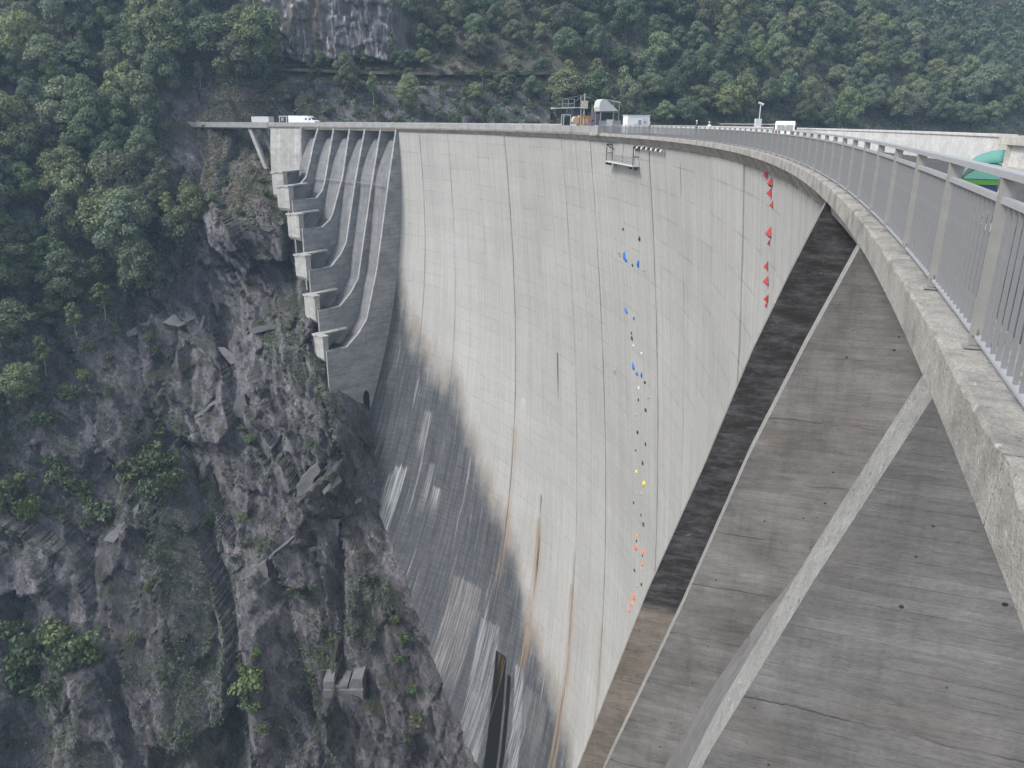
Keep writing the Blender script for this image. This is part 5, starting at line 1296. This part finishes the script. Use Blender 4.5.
# ------------------------------------------------------------------ camera pole on the upstream wall
cp = lthing('camera_pole', 'thin pole carrying a tilted camera head on the upstream wall', 'pole', tuple(pos(75.5, -7.25, 1.16)), heading(75.5))
mb = MB(); mb.box(-.28, .28, -.25, .25, 0.0, .75); mb.build('cabinet', M['offwhite'], cp)
mb = MB(); mb.tube((-.1, 0, .751), (-.1, 0, 2.05), .05, .045, 8); mb.build('pole', M['offwhite'], cp)
mb = MB(); mb.tube((-.35, 0, 2.02), (.12, 0, 2.22), .13, .10, 8); mb.build('camera_head', M['offwhite'], cp)
for i, (a, L) in enumerate(((82, 9.0),)):
    lw = lthing('intake_roof', 'low dark grey roof edge rising just above the white wall left of the camera pole', 'roof', tuple(pos(a, -9.0, -.02)), heading(a))
    mb = MB(); mb.box(-.8, .8, -L, L, 0, 1.35); mb.build('wall', M['corbel'], lw)
    mb = MB(); mb.box(-1.0, 1.0, -L - .2, L + .2, 1.353, 1.48); mb.build('roof', M['steel'], lw)

# ------------------------------------------------------------------ pushchair behind the nearest railing
ST = lthing('pushchair', 'pushchair with a pale teal hood and green and dark blue fabric behind the nearest railing', 'pushchair', (6.72, 11.42, -.012), radians(-31))
ST.scale = (.74, .8, 1.0)
def sheet_x(profile, x0, x1, th, name, mat, dx=0.0):
    mb = MB(); n = len(profile); V = []
    for x in (x0, x1):
        for (y, z) in profile: V.append((x, y, z))
    F = [(k, k + 1, n + k + 1, n + k) for k in range(n - 1)]
    o = mk(name, V, F, M[mat], ST); s_ = o.modifiers.new('thick', 'SOLIDIFY'); s_.thickness = th; return o
# local x runs to the right in the picture, y away from the viewer
hood = [(.31 * cos(t), .31 * sin(t)) for t in np.linspace(0.0, pi * .62, 12)]
V = []; F = []; NU, NV = 12, 8
for j in range(NV + 1):
    y = -.23 + .46 * j / NV; bul = math.sqrt(max(0, 1 - (abs(y) / .25) ** 2.6))
    for i in range(NU + 1):
        t = pi * (0.02 + .72 * i / NU); V.append((.28 - .36 * (1 - math.sin(t * .5 + .0) * 1) * 0 - .36 + .36 * cos(pi * .5 * (1 - math.cos(pi * i / NU)) * .5) * 1.0, y, 0))
V = []
for j in range(NV + 1):
    f = j / NV; y = -.24 + .48 * f; b = (1 - abs(2 * f - 1) ** 3) * .16
    for i in range(NU + 1):
        t = (pi / 2) * i / NU            # from the flat right-hand rim round to the low left end
        V.append((.30 - .62 * math.sin(t), y, .78 + (.22 + b) * cos(t) ** .8 if i < NU else .78))
for j in range(NV):
    for i in range(NU): F.append((j * (NU + 1) + i, j * (NU + 1) + i + 1, (j + 1) * (NU + 1) + i + 1, (j + 1) * (NU + 1) + i))
o = mk('hood', V, F, M['teal'], ST, smooth=True); s_ = o.modifiers.new('thick', 'SOLIDIFY'); s_.thickness = .015
mb = MB()
for sy in (-.24, .24): mb.prism([(.30, sy, .78), (.30, sy, .97), (.16, sy, .99), (-.06, sy, .94), (-.24, sy, .84), (-.31, sy, .78)], (0, -.006, 0), (0, .006, 0))
mb.build('hood_side', M['teal'], ST)
mb = MB(); mb.hexa([(-.40, -.23, .70), (.29, -.23, .70), (.29, .23, .70), (-.40, .23, .70), (-.36, -.235, .775), (.29, -.235, .775), (.29, .235, .775), (-.36, .235, .775)]); mb.build('hood_trim', M['green'], ST)
mb = MB(); mb.hexa([(-.28, -.22, .56), (.30, -.22, .60), (.30, .22, .60), (-.28, .22, .56), (-.30, -.22, .697), (.29, -.22, .697), (.29, .22, .697), (-.30, .22, .697)]); mb.build('seat_back', M['darkblue'], ST)
mb = MB(); mb.hexa([(-.15, -.22, .36), (.24, -.22, .36), (.24, .22, .36), (-.15, .22, .36), (-.24, -.225, .557), (.29, -.225, .597), (.29, .225, .597), (-.24, .225, .557)]); mb.build('basket', M['green'], ST)
for sy in (-.26, .26):
    mb = MB(); mb.tube((-.46, sy, .74), (-.50, sy, .50), .013, .013, 6); mb.tube((-.50, sy, .5), (.25, sy, .12), .014, .014, 6); mb.build('frame', M['offwhite'], ST)
    mb = MB(); mb.tube((.33, sy, .66), (.26, sy, .34), .014, .014, 6); mb.tube((.26, sy, .34), (-.3, sy, .12), .014, .014, 6); mb.build('frame', M['offwhite'], ST)
    for x in (-.3, .28):
        mb = MB(); mb.tube((x, sy - .02, .12), (x, sy + .02, .12), .12, .12, 14); wl_ = mb.build('wheel', M['black'], ST)
        mb = MB(); mb.tube((x, sy - .024, .12), (x, sy + .024, .12), .07, .07, 10); mb.build('rim', M['offwhite'], wl_)

# ------------------------------------------------------------------ haze
hz = NT('haze_air'); hz.t.nodes.remove(hz.bsdf)
pv = hz.n('ShaderNodeVolumePrincipled'); pv.inputs['Density'].default_value = 0.0003; pv.inputs['Color'].default_value = (0.52, 0.75, 1.0, 1)
pv.inputs['Anisotropy'].default_value = 0.2
hz.t.links.new(pv.outputs[0], hz.out.inputs['Volume'])
mb = MB(); mb.box(-430, 480, -60, 760, -206, 190); hb = mb.build('haze', hz.mat); tag(hb, kind='stuff')
